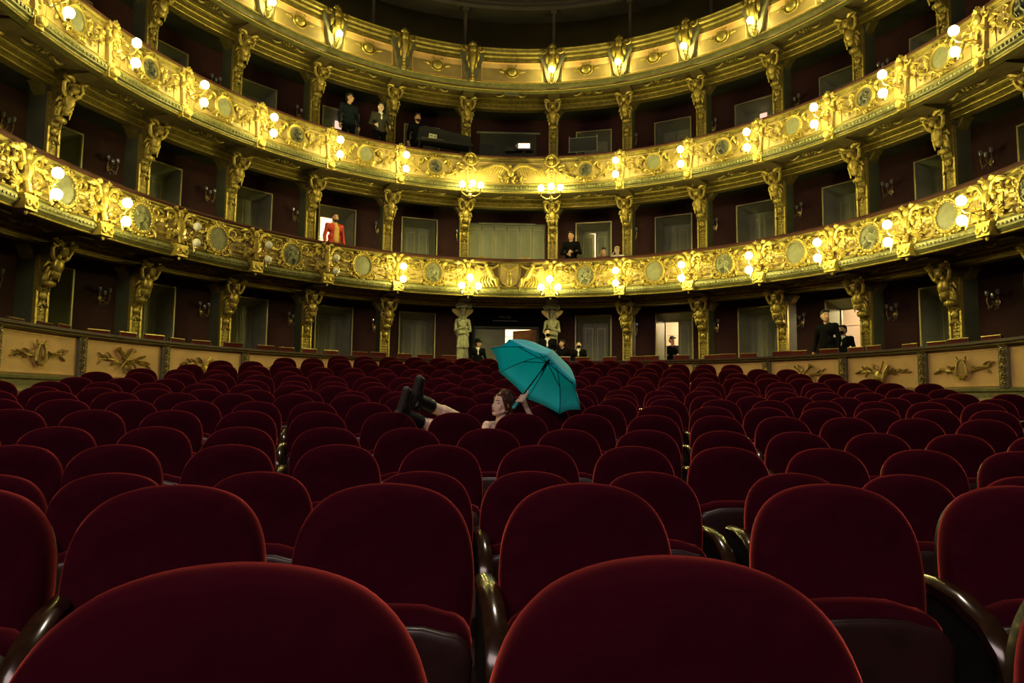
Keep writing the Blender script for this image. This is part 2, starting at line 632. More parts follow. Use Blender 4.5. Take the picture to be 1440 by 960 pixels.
def rosette(mb, x, z, r, n=6, w=.01):
    mb.ell((x, -w - .02, z), (r * .4, .035, r * .4), 8, 5)
    for i in range(n):
        a = 2 * PI * i / n
        mb.ell((x + .68 * r * math.cos(a), -w - .005, z + .68 * r * math.sin(a)), (r * .32, .022, r * .32), 6, 4)


def garland(mb, x0, z0, x1, z1, sag, n=9, r=.032, rnd=random):
    for i in range(n):
        t = i / (n - 1)
        q = r * (.7 + .6 * math.sin(PI * t)) * rnd.uniform(.8, 1.2)
        mb.ell((x0 + (x1 - x0) * t + rnd.uniform(-.008, .008), -.02 - q * .6, z0 + (z1 - z0) * t - sag * 4 * t * (1 - t) + rnd.uniform(-.01, .01)), (q, q * .9, q), 6, 4)


def ring(mb, x, z, rx, rz, rad, n=24, k=5, w=.02):
    rows = []
    for i in range(n):
        a = 2 * PI * i / n
        c, s = math.cos(a), math.sin(a)
        rows.append([(x + (rx + rad * math.cos(b)) * c, -w - rad * math.sin(b), z + (rz + rad * math.cos(b)) * s) for b in [2 * PI * j / k for j in range(k)]])
    rows.append(rows[0])
    mb.grid(rows, close=True)


def beads(mb, x, z, rx, rz, r, n=18, w=.03):
    for i in range(n):
        a = 2 * PI * i / n
        mb.ell((x + rx * math.cos(a), -w, z + rz * math.sin(a)), r, 6, 4)


def disc(mb, x, z, rx, rz, y, n=24, dome=.015):
    vs = [(x, y - dome, z)] + [(x + rx * math.cos(2 * PI * i / n), y, z + rz * math.sin(2 * PI * i / n)) for i in range(n)]
    mb.add(vs, [(0, 1 + i, 1 + (i + 1) % n) for i in range(n)])


def cherub(mb, s=1.0, flip=1, w=.03):
    """small relief of a seated child playing"""
    f = flip

    def e(x, z, a, b, ww=w):
        mb.ell((f * x * s, -ww, z * s), (a * s, .03, b * s), 7, 5)
    e(-.01, .11, .042, .048, w + .02)
    e(.0, .01, .055, .085, w + .015)
    mb.tube([(f * .03 * s, -w - .02, .06 * s), (f * .1 * s, -w - .03, .02 * s), (f * .13 * s, -w - .02, .09 * s)], [.024 * s, .02 * s, .016 * s], 5)
    mb.tube([(-f * .04 * s, -w - .02, .05 * s), (-f * .1 * s, -w - .02, .0), (-f * .07 * s, -w - .03, -.06 * s)], [.024 * s, .02 * s, .016 * s], 5)
    mb.tube([(f * .01 * s, -w - .02, -.06 * s), (f * .1 * s, -w - .03, -.1 * s), (f * .06 * s, -w - .02, -.19 * s)], [.036 * s, .03 * s, .018 * s], 5)
    mb.tube([(-f * .02 * s, -w - .02, -.06 * s), (-f * .07 * s, -w - .03, -.12 * s), (-f * .11 * s, -w - .02, -.18 * s)], [.036 * s, .03 * s, .018 * s], 5)


def mirror(mb):
    q = MB()
    q.v = [(-x, y, z) for x, y, z in mb.v]
    q.f = [f[::-1] for f in mb.f]
    return q
# ------------------------------------------------------------------ pilasters with carved capitals


def pilaster_meshes(L):
    w = .26
    m = {}
    b = MB().box((0, .21, -L / 2 - .05), (w, .40, L - .1))
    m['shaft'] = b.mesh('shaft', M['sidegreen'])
    b = MB().box((0, .0, -L / 2 - .3), (.17, .035, L - .62))
    for i in range(int((L - .9) / .075)):
        z = -L + .28 + i * .075
        for x in (-.045, .045):
            b.ell((x, -.018, z), (.036, .007, .03), 6, 4)
    m['front_panel'] = b.mesh('front_panel', M['gilt_dull'])
    b = MB()
    for x in (-.112, .112):
        b.box((x, -.008, -L / 2 - .18), (.040, .07, L - .36))
    m['edge_moulding'] = b.mesh('edge_moulding', M['gilt'])
    b = MB().box((0, .19, -L + .1), (w + .06, .46, .2)).box((0, .19, -L + .23), (w + .03, .43, .06))
    m['base'] = b.mesh('base', M['gilt_dull'])
    # S-shaped bracket
    b = MB()
    prof = [(.02, -.98), (-.05, -.95), (-.09, -.84), (-.07, -.72), (-.09, -.60), (-.20, -.48), (-.32, -.36), (-.38, -.22), (-.40, -.12), (.02, -.12)]
    rot = Matrix(((0, 1, 0, 0), (1, 0, 0, 0), (0, 0, 1, 0), (0, 0, 0, 1)))
    b.prism(prof, -.085, .085, rot)
    for x in (-.095, .095):
        b.tube([(x, y - .005, z) for y, z in prof[1:-1]], .02, 5, up=(1, 0, 0))
    m['bracket'] = b.mesh('bracket', M['gilt_dull'], 30)
    # carved winged bust that carries the balcony
    b = MB()
    b.ell((0, -.31, -.52), (.105, .09, .15), 9, 7)
    b.ell((0, -.27, -.68), (.085, .08, .10), 8, 6)
    b.ell((0, -.42, -.305), (.072, .08, .092), 9, 7)
    b.ell((0, -.50, -.315), (.015, .02, .02), 5, 4)
    b.ell((0, -.40, -.245), (.09, .09, .065), 8, 5)
    for s in (-1, 1):
        b.tube([(s * .08, -.32, -.44), (s * .16, -.34, -.38), (s * .20, -.38, -.26), (s * .15, -.42, -.17)], [.042, .04, .036, .03], 6)
        scroll(b, s * .17, -.17, .075, PI / 2 + s * .4, 1.2, .034, -s, .40)
        leaf(b, s * .06, -.21, PI / 2 - s * .9, .20, .045, .46, -s * 1.0)
        for k in range(3):
            b.tube([(s * .06, -.24, -.50 - .06 * k), (s * (.15 - .02 * k), -.25, -.50 - .09 * k), (s * (.19 - .035 * k), -.22, -.58 - .11 * k)], [.035, .032, .012], 5, flat=.5)
        b.ell((s * .07, -.40, -.40), (.032, .04, .06), 6, 5)
    b.ell((0, -.15, -.84), (.085, .075, .075), 8, 6)
    for s in (-1, 1):
        b.ell((s * .085, -.15, -.84), (.03, .06, .06), 7, 5)
    m['capital_figure'] = b.mesh('capital_figure', M['gilt'])
    b = MB()
    b.ell((0, -.05, -1.06), (.075, .05, .085), 8, 6)
    b.ell((0, -.095, -1.06), (.014, .02, .02), 5, 4)
    for s in (-1, 1):
        leaf(b, s * .02, -1.0, PI / 2 - s * .9, .13, .035, .03, -s * .8)
        leaf(b, s * .01, -1.14, -PI / 2 + s * .5, .16, .035, .03, s * .4)
    for i, q in enumerate((.036, .03, .026, .02)):
        b.ell((0, -.025, -1.19 - .06 * i), (q, .02, q), 6, 4)
    m['pendant'] = b.mesh('pendant', M['gilt'])
    for s, nm in ((-1, 'l'), (1, 'r')):
        b = MB()
        b.prism([(s * .13, -.16), (s * .30, -.16), (s * .31, -.22), (s * .25, -.26), (s * .21, -.33), (s * .15, -.40), (s * .13, -.42)], .06, .30)
        b.tube([(s * (.29 - .03 * math.cos(a) * (1 - a / 12)), .05, -.21 + .03 * math.sin(a) * (1 - a / 12)) for a in [i * .7 for i in range(12)]], .013, 5)
        b.tube([(s * .30, .05, -.16), (s * .24, .045, -.27), (s * .15, .05, -.41)], [.02, .017, .01], 5)
        m['side_bracket' + nm] = b.mesh('side_bracket', M['gilt_dull'], 30)
    return m


for t in range(3):
    z1 = ARCH[t][1]
    L = z1 - TF[t]
    pm = pilaster_meshes(L)
    for j, ph in enumerate(COLS):
        k = kof(j)
        T = frame(ph, R + PC, H(z1))
        if t == 0 and abs(k) == 1:
            continue
        o = empty('pilaster', 'gilded pilaster with winged bust, %s, %s' % (TIER_NAME[t], where(k)), 'pilaster', T, 'gilded pilasters of the %s' % TIER_NAME[t])
        for n in ('shaft', 'front_panel', 'edge_moulding', 'base', 'bracket', 'capital_figure', 'pendant'):
            ob(n, pm[n], o)
        ob('side_bracket', pm['side_bracketl'], o)
        ob('side_bracket', pm['side_bracketr'], o)

# ------------------------------------------------------------------ half-bay reliefs and medallions, shared along each balcony
rnd = random.Random(3)


def relief_low(L):
    """from the console (x=0) to the edge of the medallion (x=L): wing scroll, shell, garland, leaves"""
    b = MB()
    scroll(b, .17, .21, .12, 2.4, 1.1, .026, -1)
    b.tube([(.02, -.03, .12), (.10, -.06, .28), (.22, -.07, .335), (.34, -.05, .30)], [.03, .035, .03, .012], 5)
    leaf(b, .10, .30, .15, .26, .05, .03, -.5)
    leaf(b, .12, .16, -.4, .2, .045, .02, .6)
    shell(b, .14, -.24, .9, .17, 7)
    scroll(b, .10, -.27, .09, PI, 1.0, .02, 1)
    garland(b, .20, .22, L, .12, .12, 10, .036, rnd)
    leaf(b, .30, -.10, .5, .16, .035, .02, -.8)
    leaf(b, .26, -.16, -.35, .2, .035, .02, .7)
    scroll(b, L - .10, .16, .10, -.4, 1.1, .02, 1)
    scroll(b, L - .09, -.13, .07, .6, 1.0, .017, -1)
    leaf(b, L - .06, .05, 2.3, .15, .035, .02, .6)
    for i in range(7):
        b.ell((rnd.uniform(.05, .3), -.03, rnd.uniform(-.2, .22)), rnd.uniform(.018, .036), 6, 4)
    for i in range(5):
        leaf(b, rnd.uniform(.04, .36), rnd.uniform(-.12, .2), rnd.uniform(0, 6), rnd.uniform(.1, .17), .03, .02, rnd.uniform(-.8, .8))
    return b


def relief_mid(L):
    b = MB()
    scroll(b, L - .12, .10, .10, .3, 1.15, .018, 1)
    scroll(b, L - .16, -.08, .085, -.5, 1.1, .016, -1)
    b.tube([(L - .02, -.03, -.2), (L - .2, -.05, -.16), (L - .33, -.05, -.05), (L - .38, -.04, .06)], [.012, .02, .018, .008], 5)
    for i in range(7):
        leaf(b, L - .08 - .045 * i, rnd.uniform(-.14, .16), rnd.uniform(1.5, 4.5), rnd.uniform(.09, .16), .027, .02, rnd.uniform(-1, 1))
    scroll(b, L - .34, .02, .055, 1.0, 1.0, .012, 1)
    scroll(b, .20, -.10, .06, 2.5, 1.0, .012, -1)
    leaf(b, .16, -.02, -1.0, .13, .025, .02, .8)
    leaf(b, .14, .10, .6, .12, .025, .02, -.8)
    return b


def medallion_low():
    f = MB()
    ring(f, 0, 0, .255, .285, .032)
    beads(f, 0, 0, .225, .255, .020, 26, .045)
    beads(f, 0, 0, .300, .330, .026, 22, .02)
    rosette(f, 0, .355, .075)
    for s in (-1, 1):
        scroll(f, s * .11, .33, .06, PI / 2 - s * 1.2, 1.0, .018, -s)
        leaf(f, s * .24, .20, PI / 2 - s * .7, .17, .04, .02, -s * .8)
        leaf(f, s * .12, -.34, PI / 2 - s * 1.5, .18, .04, .02, s * .9)
        leaf(f, s * .28, -.16, -PI / 2 + s * .5, .17, .035, .02, -s * .8)
    rosette(f, 0, -.345, .065)
    d = MB()
    disc(d, 0, 0, .25, .28, -.02)
    return f, d


def medallion_mid():
    f = MB()
    ring(f, 0, 0, .215, .225, .024)
    ring(f, 0, 0, .185, .195, .012, w=.03)
    for s in (-1, 1):
        scroll(f, s * .10, .26, .06, PI / 2 - s * 1.0, 1.0, .016, -s)
        scroll(f, s * .14, -.24, .065, -PI / 2 + s * .8, 1.0, .016, s)
        leaf(f, s * .21, .10, PI / 2 - s * .5, .16, .035, .02, -s * .9)
        leaf(f, s * .20, -.12, -PI / 2 + s * .3, .17, .035, .02, s * .9)
        leaf(f, s * .05, -.27, -PI / 2 + s * 1.1, .16, .03, .02, s * .5)
    rosette(f, 0, .285, .055)
    shell(f, 0, -.25, -PI / 2, .11, 5)
    d = MB()
    disc(d, 0, 0, .20, .21, -.02)
    return f, d


MESH = {}
b = relief_low(.62)
MESH['low_r'], MESH['low_l'] = b.mesh('scroll_relief', M['gilt']), mirror(b).mesh('scroll_relief', M['gilt'])
b = relief_mid(.64)
MESH['mid_r'], MESH['mid_l'] = b.mesh('scroll_relief', M['gilt']), mirror(b).mesh('scroll_relief', M['gilt'])
f, d = medallion_low()
MESH['lowf'], MESH['lowd'] = f.mesh('medallion', M['gilt']), d.mesh('medallion_field', M['medal'])
f, d = medallion_mid()
MESH['midf'], MESH['midd'] = f.mesh('medallion', M['gilt']), d.mesh('medallion_field', M['medal'])
MESH['midd2'] = d.mesh('medallion_field', M['greygold'])
for fl in (1, -1):
    b = MB()
    cherub(b, 1.15, fl)
    MESH['figl%d' % fl] = b.mesh('figure_relief', M['medal'])
    b = MB()
    cherub(b, .85, fl)
    MESH['figm%d' % fl] = b.mesh('figure_relief', M['dark_relief'])

# consoles
b = MB()                                           # lower balcony: mask, shell and scroll block
b.ell((0, -.06, .28), (.075, .07, .095), 9, 7)
b.ell((0, -.125, .275), (.016, .02, .024), 5, 4)
for s in (-1, 1):
    leaf(b, s * .03, .34, PI / 2 - s * .7, .16, .045, .04, -s * 1.2)
    leaf(b, s * .05, .22, -PI / 2 + s * .5, .18, .04, .03, s * .6)
    b.ell((s * .1, -.04, .1), (.04, .04, .09), 7, 5)
b.tube([(0, -.04, .2), (0, -.09, .05), (0, -.08, -.12), (0, -.12, -.3)], [.06, .075, .055, .05], 8)
shell(b, 0, -.16, PI / 2, .19, 7, .05)
MESH['con1'] = b.mesh('console', M['gilt'])
b = MB()
b.box((0, -.09, -.46), (.26, .16, .20)).box((0, -.08, -.35), (.29, .17, .03))
for s in (-1, 1):
    ring(b, s * .075, -.46, .045, .05, .018, 12, 5, .18)
b.ell((0, -.18, -.46), (.03, .03, .04), 6, 5)
b.ell((0, -.09, -.59), (.03, .03, .05), 6, 5)
MESH['con1b'] = b.mesh('scroll_block', M['gilt'])
b = MB()                                           # middle balcony: crowned mask on a tapering strip
b.prism([(-.13, .40), (.13, .40), (.12, .1), (.08, -.35), (.10, -.50), (-.10, -.50), (-.08, -.35), (-.12, .1)], -.07, .02)
MESH['con2s'] = b.mesh('backing_strip', M['cream'])
b = MB()
b.ell((0, -.10, .22), (.075, .06, .10), 9, 7)
b.ell((0, -.155, .21), (.015, .02, .022), 5, 4)
shell(b, 0, .30, PI / 2, .15, 5, .06, 1.6)
for s in (-1, 1):
    scroll(b, s * .14, .26, .07, PI / 2 - s * 1.2, 1.1, .02, -s, .06)
    leaf(b, s * .05, .12, -PI / 2 + s * .5, .2, .035, .07, s * .3)
    scroll(b, s * .10, -.40, .05, PI / 2, 1.0, .016, s, .07)
for i in range(5):
    b.ell((0, -.085, .02 - .075 * i), (.04 - .004 * i, .035, .04 - .003 * i), 7, 5)
MESH['con2'] = b.mesh('console', M['gilt'])
b = MB()
b.ell((0, -.10, -.50), (.09, .08, .085), 9, 7)
ring(b, 0, -.50, .06, .06, .022, 12, 5, .15)
b.box((0, -.03, -.52), (.2, .12, .18))
MESH['con2b'] = b.mesh('scroll_block', M['gilt'])
b = MB()                                           # top balcony: large acanthus bracket on a dark shaped board
b.prism([(-.30, .36), (.30, .36), (.33, .15), (.22, -.12), (.16, -.42), (.08, -.56), (-.08, -.56), (-.16, -.42), (-.22, -.12), (-.33, .15)], -.05, .04)
MESH['con3s'] = b.mesh('backing_board', M['greygold'])
b = MB()
shell(b, 0, .36, PI / 2, .17, 5, .10, 1.7)
b.ell((0, -.16, .28), (.09, .09, .11), 9, 7)
for s in (-1, 1):
    scroll(b, s * .20, .33, .10, PI / 2 - s * 1.0, 1.15, .034, -s, .10)
    leaf(b, s * .08, .30, -PI / 2 + s * .45, .34, .055, .08, -s * .7)
    leaf(b, s * .05, .08, -PI / 2 + s * .3, .30, .045, .07, -s * .5)
b.tube([(0, -.14, .24), (0, -.20, .06), (0, -.13, -.14), (0, -.09, -.34)], [.07, .075, .055, .035], 8)
for i in range(4):
    b.ell((0, -.10, -.22 - .09 * i), (.055 - .006 * i, .05, .05), 7, 5)
ring(b, 0, -.50, .05, .06, .02, 12, 5, .08)
MESH['con3'] = b.mesh('console', M['gilt'])
b = MB()                                           # top balcony boss
b.ell((0, -.03, 0), (.13, .07, .12), 12, 7)
ring(b, 0, 0, .165, .15, .024)
for s in (-1, 1):
    scroll(b, s * .22, .02, .07, PI / 2 + s * 1.4, 1.0, .016, -s)
    leaf(b, s * .20, -.01, (0 if s > 0 else PI), .17, .03, .02, s * .3)
    scroll(b, s * .09, .16, .05, PI / 2, 1.0, .014, -s)
MESH['boss'] = b.mesh('boss_relief', M['gilt'])
b = MB()                                           # soffit ornament, seen from below
tmp = MB()
rosette(tmp, 0, 0, .11)
for s in (-1, 1):
    scroll(tmp, s * .19, 0, .06, PI / 2, 1.0, .014, s)
    leaf(tmp, s * .2, 0, (0 if s > 0 else PI), .22, .03, .015, .2)
MESH['soffit'] = tmp.mesh('soffit_rosette', M['gilt_dull'])
FLAT = Matrix.Rotation(PI / 2, 4, 'X')             # turns a piece to look down

# ------------------------------------------------------------------ the three balconies
SPEC = {
    1: dict(mould=[(0, 2.70), (-.04, 2.74), (-.09, 2.78), (-.11, 2.84), (-.095, 2.89), (-.05, 2.92), (-.07, 2.94), (-.06, 2.97), (.14, 2.97), (.14, 2.70)],
            par=[(.0, 2.96), (-.03, 3.05), (-.025, 3.3), (.01, 3.56), (.14, 3.56), (.14, 2.96)],
            cor=[(.02, 3.52), (-.03, 3.54), (-.035, 3.58), (-.07, 3.61), (-.07, 3.64), (.2, 3.64), (.2, 3.52)],
            rail=[(-.08, 3.635), (-.10, 3.67), (-.07, 3.714), (.22, 3.714), (.25, 3.67), (.24, 3.635)], sof=(2.74, 2.745), zc=3.25),
    2: dict(mould=[(0, 5.53), (-.03, 5.56), (-.035, 5.585), (-.09, 5.60), (-.105, 5.65), (-.085, 5.69), (-.05, 5.72), (-.055, 5.745), (-.04, 5.77), (.14, 5.77), (.14, 5.53)],
            par=[(.0, 5.76), (-.015, 5.9), (-.015, 6.2), (.0, 6.40), (.14, 6.40), (.14, 5.76)],
            cor=[(.0, 6.37), (-.03, 6.39), (-.035, 6.43), (-.07, 6.45), (-.07, 6.48), (.2, 6.48), (.2, 6.37)],
            rail=[(-.07, 6.475), (-.09, 6.505), (-.06, 6.535), (.2, 6.535), (.23, 6.505), (.22, 6.475)], sof=(5.56, 5.695), zc=6.10),
    3: dict(mould=[(.22, 8.40), (.10, 8.42), (.05, 8.48), (.01, 8.57), (-.02, 8.575), (-.02, 8.60), (.2, 8.60), (.25, 8.44)],
            par=[(.03, 8.59), (.0, 8.75), (.02, 9.0), (.05, 9.22), (.2, 9.22), (.2, 8.59)],
            cor=[(.04, 9.20), (-.01, 9.22), (-.01, 9.30), (-.05, 9.33), (-.05, 9.40), (-.09, 9.43), (-.10, 9.50), (.1, 9.50), (.15, 9.20)],
            rail=[(-.10, 9.495), (-.12, 9.52), (-.10, 9.55), (.2, 9.55), (.2, 9.495)], sof=(8.44, 8.635), zc=8.88),
}
BAL = {}
for t in (1, 2, 3):
    S = SPEC[t]
    root = empty('balcony', ['', 'lower balcony front with garlands, beaded medallions and red-brown velvet rail', 'middle balcony front with round medallions, crowned masks and a gilt eagle',
                             'top balcony front with plain peach panels and large acanthus brackets'][t], 'balcony', Matrix.Translation((0, 0, 0)))
    BAL[t] = root
    hh = lambda pr: [(a, H(z)) for a, z in pr]
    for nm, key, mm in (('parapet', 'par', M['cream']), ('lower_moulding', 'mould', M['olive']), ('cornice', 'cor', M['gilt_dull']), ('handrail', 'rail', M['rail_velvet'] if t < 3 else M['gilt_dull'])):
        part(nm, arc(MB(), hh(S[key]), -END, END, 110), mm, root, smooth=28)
    s0, s1 = S['sof']
    part('soffit', arc(MB(), hh([(.05, s0), (PC - .15, s1), (PC - .15, s1 + .03), (.05, s0 + .05)]), -END, END, 110), M['soffit'], root)
    b = MB()
    for q in (.16, PC - .32):
        z = s0 + (s1 - s0) * (q - .05) / (PC - .2)
        arc(b, hh([(q, z + .01), (q, z - .025), (q + .04, z - .025), (q + .04, z + .01)]), -END, END, 110)
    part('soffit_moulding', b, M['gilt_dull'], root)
    b = MB()
    e0, e1 = {1: ((.0, 2.705), (-.055, 2.955)), 2: ((.0, 5.535), (-.045, 5.755)), 3: ((.09, 8.425), (-.02, 8.585))}[t]
    for d_, z_ in (e0, e1):
        arc(b, hh([(d_ - .014, z_ - .014), (d_ - .026, z_), (d_ - .014, z_ + .014), (d_ + .02, z_)]), -END, END, 110)
    part('fillet', b, M['gilt'], root)
    # carved leaf band on the lower moulding
    if t < 3:
        b = MB()
        n = 350
        zz = 2.835 if t == 1 else 5.648
        for i in range(n):
            a = -1.7 + 3.4 * i / n
            b.ell((0, 0, 0), (.028, .02, .026 if t == 1 else .034), 5, 4, frame(a, R, H(zz), -.10))
        o = part('leaf_band', b, M['olive'], root)
        o['kind'] = 'stuff'
    for j, ph in enumerate(COLS):
        k = kof(j)
        T = frame(ph, R, H(S['zc']), -.02)
        bm_ = MB().box((0, PC / 2 - .02, (s0 + s1) / 2 - S['zc'] - .025), (.32, PC - .52, .10))
        part('bracket_beam', bm_, M['soffit'], root, T)
        if t == 1:
            c = ob('console', MESH['con1'], root, T)
            ob('scroll_block', MESH['con1b'], c)
        elif t == 2:
            c = ob('console', MESH['con2'], root, T)
            ob('backing_strip', MESH['con2s'], c)
            ob('scroll_block', MESH['con2b'], c)
        else:
            c = ob('console', MESH['con3'], root, frame(ph, R, H(9.10), -.04))
            ob('backing_board', MESH['con3s'], c)
    for i, (a, bb) in enumerate(BAYS):
        m = (a + bb) / 2
        # sunk field with a raised edge in every bay
        g = .030 if t < 3 else .036
        za, zb = {1: (2.99, 3.50), 2: (5.80, 6.36), 3: (8.63, 9.18)}[t]
        b = MB()
        d0 = {1: -.045, 2: -.03, 3: -.0}[t]
        for q0, q1 in ((za, za + .02), (zb - .02, zb)):
            arc(b, hh([(d0, q0), (d0, q1), (d0 + .08, q1), (d0 + .08, q0)]), a + g, bb - g, 8)
        for q in (a + g, bb - g):
            arc(b, hh([(d0, za), (d0, zb), (d0 + .08, zb), (d0 + .08, za)]), q - .0012, q + .0012, 2)
        arc(b, hh([(d0 + .025, za + .02), (d0 + .02, zb - .02), (d0 + .06, zb - .02), (d0 + .06, za + .02)]), a + g, bb - g, 8)
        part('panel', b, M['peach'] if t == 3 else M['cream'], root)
        fr = T = frame(m, R, H(S['zc']), -.045)
        zs = (s0 + s1) / 2
        ob('soffit_rosette', MESH['soffit'], root, frame(m, R + PC / 2 - .05, H(zs) - .002) @ FLAT)
        if t == 3:
            ob('boss_relief', MESH['boss'], root, frame(m, R, H(8.9), .0))
            continue
        if i == CENTRE:
            continue
        key = 'low' if t == 1 else 'mid'
        md = ob('medallion', MESH[key + 'f'], root, fr)
        fig = (i % 2 == 0)
        ob('medallion_field', MESH[key + 'd'] if not (fig and t == 2) else MESH['midd2'], md)
        if fig:
            ob('figure_relief', MESH[('figl' if t == 1 else 'figm') + ('1' if i % 4 < 2 else '-1')], md)
        ob('scroll_relief', MESH[key + '_r'], root, frame(a, R, H(S['zc']), -.045) @ Matrix.Translation((.04, 0, 0)))
        ob('scroll_relief', MESH[key + '_l'], root, frame(bb, R, H(S['zc']), -.045) @ Matrix.Translation((-.04, 0, 0)))

# central emblems
mC = sum(BAYS[CENTRE]) / 2
T = frame(mC, R, H(3.25), -.05)
b = MB()
b.prism([(-.26, .34), (.26, .34), (.27, -.1), (.2, -.22), (.0, -.32), (-.2, -.22), (-.27, -.1)], -.06, .02, bev=.02)
c = part('shield', b, M['gilt'], BAL[1], T)
b = MB()
b.ell((0, -.08, -.12), (.07, .03, .16), 8, 6).ell((0, -.09, .06), (.045, .03, .06), 8, 6)
for s in (-1, 1):
    b.tube([(s * .24, -.07, .30), (s * .12, -.10, .24), (s * .05, -.09, .16)], [.03, .05, .02], 6)
    b.tube([(s * .28, -.06, .34), (s * .29, -.07, -.2), (s * .27, -.06, -.42)], .022, 6)
part('crest_relief', b, M['gilt_dull'], c)
for s in (-1, 1):                                   # reclining draped figures beside the shield
    b = MB()
    b.ell((s * .62, -.08, .26), (.05, .05, .06), 8, 6)
    b.tube([(s * .60, -.07, .22), (s * .52, -.10, .08), (s * .46, -.10, -.06)], [.06, .085, .08], 8)
    b.tube([(s * .55, -.10, .16), (s * .42, -.12, .20), (s * .30, -.08, .28)], [.035, .03, .022], 6)
    b.tube([(s * .62, -.08, .18), (s * .72, -.09, .06), (s * .80, -.07, .16)], [.035, .028, .02], 6)
    b.tube([(s * .47, -.10, -.06), (s * .36, -.13, -.12), (s * .32, -.10, -.30)], [.08, .07, .035], 7)
    for q in range(5):
        b.tube([(s * (.50 + .06 * q), -.06, .02 - .02 * q), (s * (.50 + .075 * q), -.09, -.16), (s * (.40 + .09 * q), -.06, -.31)], [.02, .035, .015], 5)
    b.tube([(s * .70, -.05, .22), (s * .86, -.07, .26), (s * .96, -.05, .10), (s * .92, -.04, -.08)], [.02, .03, .035, .01], 5)
    part('draped_figure', b, M['gilt'], BAL[1], T)
T = frame(mC, R, H(6.06), -.045)
b = MB()                                            # eagle with spread wings
b.ell((0, -.07, .0), (.09, .06, .13), 8, 6).ell((-.02, -.10, .16), (.045, .05, .05), 8, 6)
b.tube([(-.05, -.11, .16), (-.09, -.12, .14)], [.018, .004], 5)
for s in (-1, 1):
    b.tube([(s * .05, -.06, .06), (s * .22, -.08, .20), (s * .44, -.07, .20), (s * .72, -.05, .08), (s * .95, -.04, -.06)], [.05, .06, .05, .035, .012], 6)
    for q in range(11):
        u = q / 10
        x0 = .08 + .74 * u
        b.tube([(s * x0, -.05, .18 - .05 * u * u), (s * (x0 + .08), -.065, .06 - .1 * u), (s * (x0 + .13), -.04, -.06 - .1 * u + .04 * u)], [.03, .03, .008], 5, flat=.5)
part('eagle_relief', b, M['gilt'], BAL[2], T)
b = MB()
for q in range(22):
    leaf(b, rnd.uniform(-.36, .36), rnd.uniform(-.22, -.06), rnd.uniform(3.4, 6.0), rnd.uniform(.1, .18), .03, .03, rnd.uniform(-.6, .6))
for q in range(10):
    b.ell((rnd.uniform(-.25, .25), -.05, rnd.uniform(-.22, -.04)), .03, 6, 4)
part('laurel_relief', b, M['gilt'], BAL[2], T)
b = MB()
b.ell((0, -.02, 0), (.2, .06, .09), 10, 6)
for s in (-1, 1):
    leaf(b, s * .1, 0, (0 if s > 0 else PI), .28, .05, .02, s * .2)
part('keystone_relief', b, M['dark_relief'], BAL[3], frame(mC, R + .25, H(8.42), 0))
# shaped side boards of the wide middle bay of the middle balcony
for s, ph in ((-1, BAYS[CENTRE][0]), (1, BAYS[CENTRE][1])):
    b = MB()
    scroll(b, 0, .22, .2, PI / 2, 1.1, .035, s, .08)
    scroll(b, 0, .22, .2, PI / 2, 1.1, .035, -s, .08)
    part('crown_relief', b, M['gilt'], BAL[2], frame(ph, R, H(6.12), -.03))

# ------------------------------------------------------------------ parapet of the ground-floor boxes
STRIPS = [-1.62, -1.389, -1.149, -.901, -.66, -.43, -.19, .215, .45, .685, .915, 1.147, 1.37, 1.579]
PR = R - .57
root = empty('box_parapet', 'peach panelled parapet of the ground boxes with gilt musical trophies', 'parapet', Matrix.Translation((0, 0, 0)))
hh = lambda pr: [(a, H(z)) for a, z in pr]
for q0, q1 in ((-1.76, -.19), (.215, 1.76)):
    part('parapet', arc(MB(), hh([(.0, -.75), (.0, .90), (.12, .90), (.12, -.75)]), q0, q1, rho=PR), M['peach'], root)
    part('base_moulding', arc(MB(), hh([(-.02, .26), (-.05, .24), (-.05, .20), (-.02, .18), (-.03, .10), (-.10, .02), (-.10, -.06), (-.06, -.1), (-.06, -.75), (.02, -.75), (.02, .26)]), q0, q1, rho=PR), M['olive'], root, smooth=28)
    part('handrail', arc(MB(), hh([(-.05, .86), (-.08, .88), (-.08, .91), (-.11, .93), (-.11, .97), (.2, .985), (.22, .90), (.1, .86)]), q0, q1, rho=PR), M['chairwood'], root, smooth=28)
    part('rail_line', arc(MB(), hh([(-.085, .885), (-.095, .895), (-.085, .905), (-.06, .895)]), q0, q1, rho=PR), M['gilt_dull'], root)
st = MB().box((0, -.025, 0), (.17, .06, .62))
for i in range(5):
    rosette(st, 0, -.24 + .12 * i, .055, 5, .05)
sme = st.mesh('pilaster_strip', M['greygold'])
st2 = MB()
for i in range(5):
    rosette(st2, 0, -.24 + .12 * i, .05, 5, .055)
    for s in (-1, 1):
        leaf(st2, s * .02, -.2 + .12 * i, PI / 2 - s * .6, .07, .014, .05, -s * .5)
sme2 = st2.mesh('rosette_relief', M['gilt'])
trophies = []
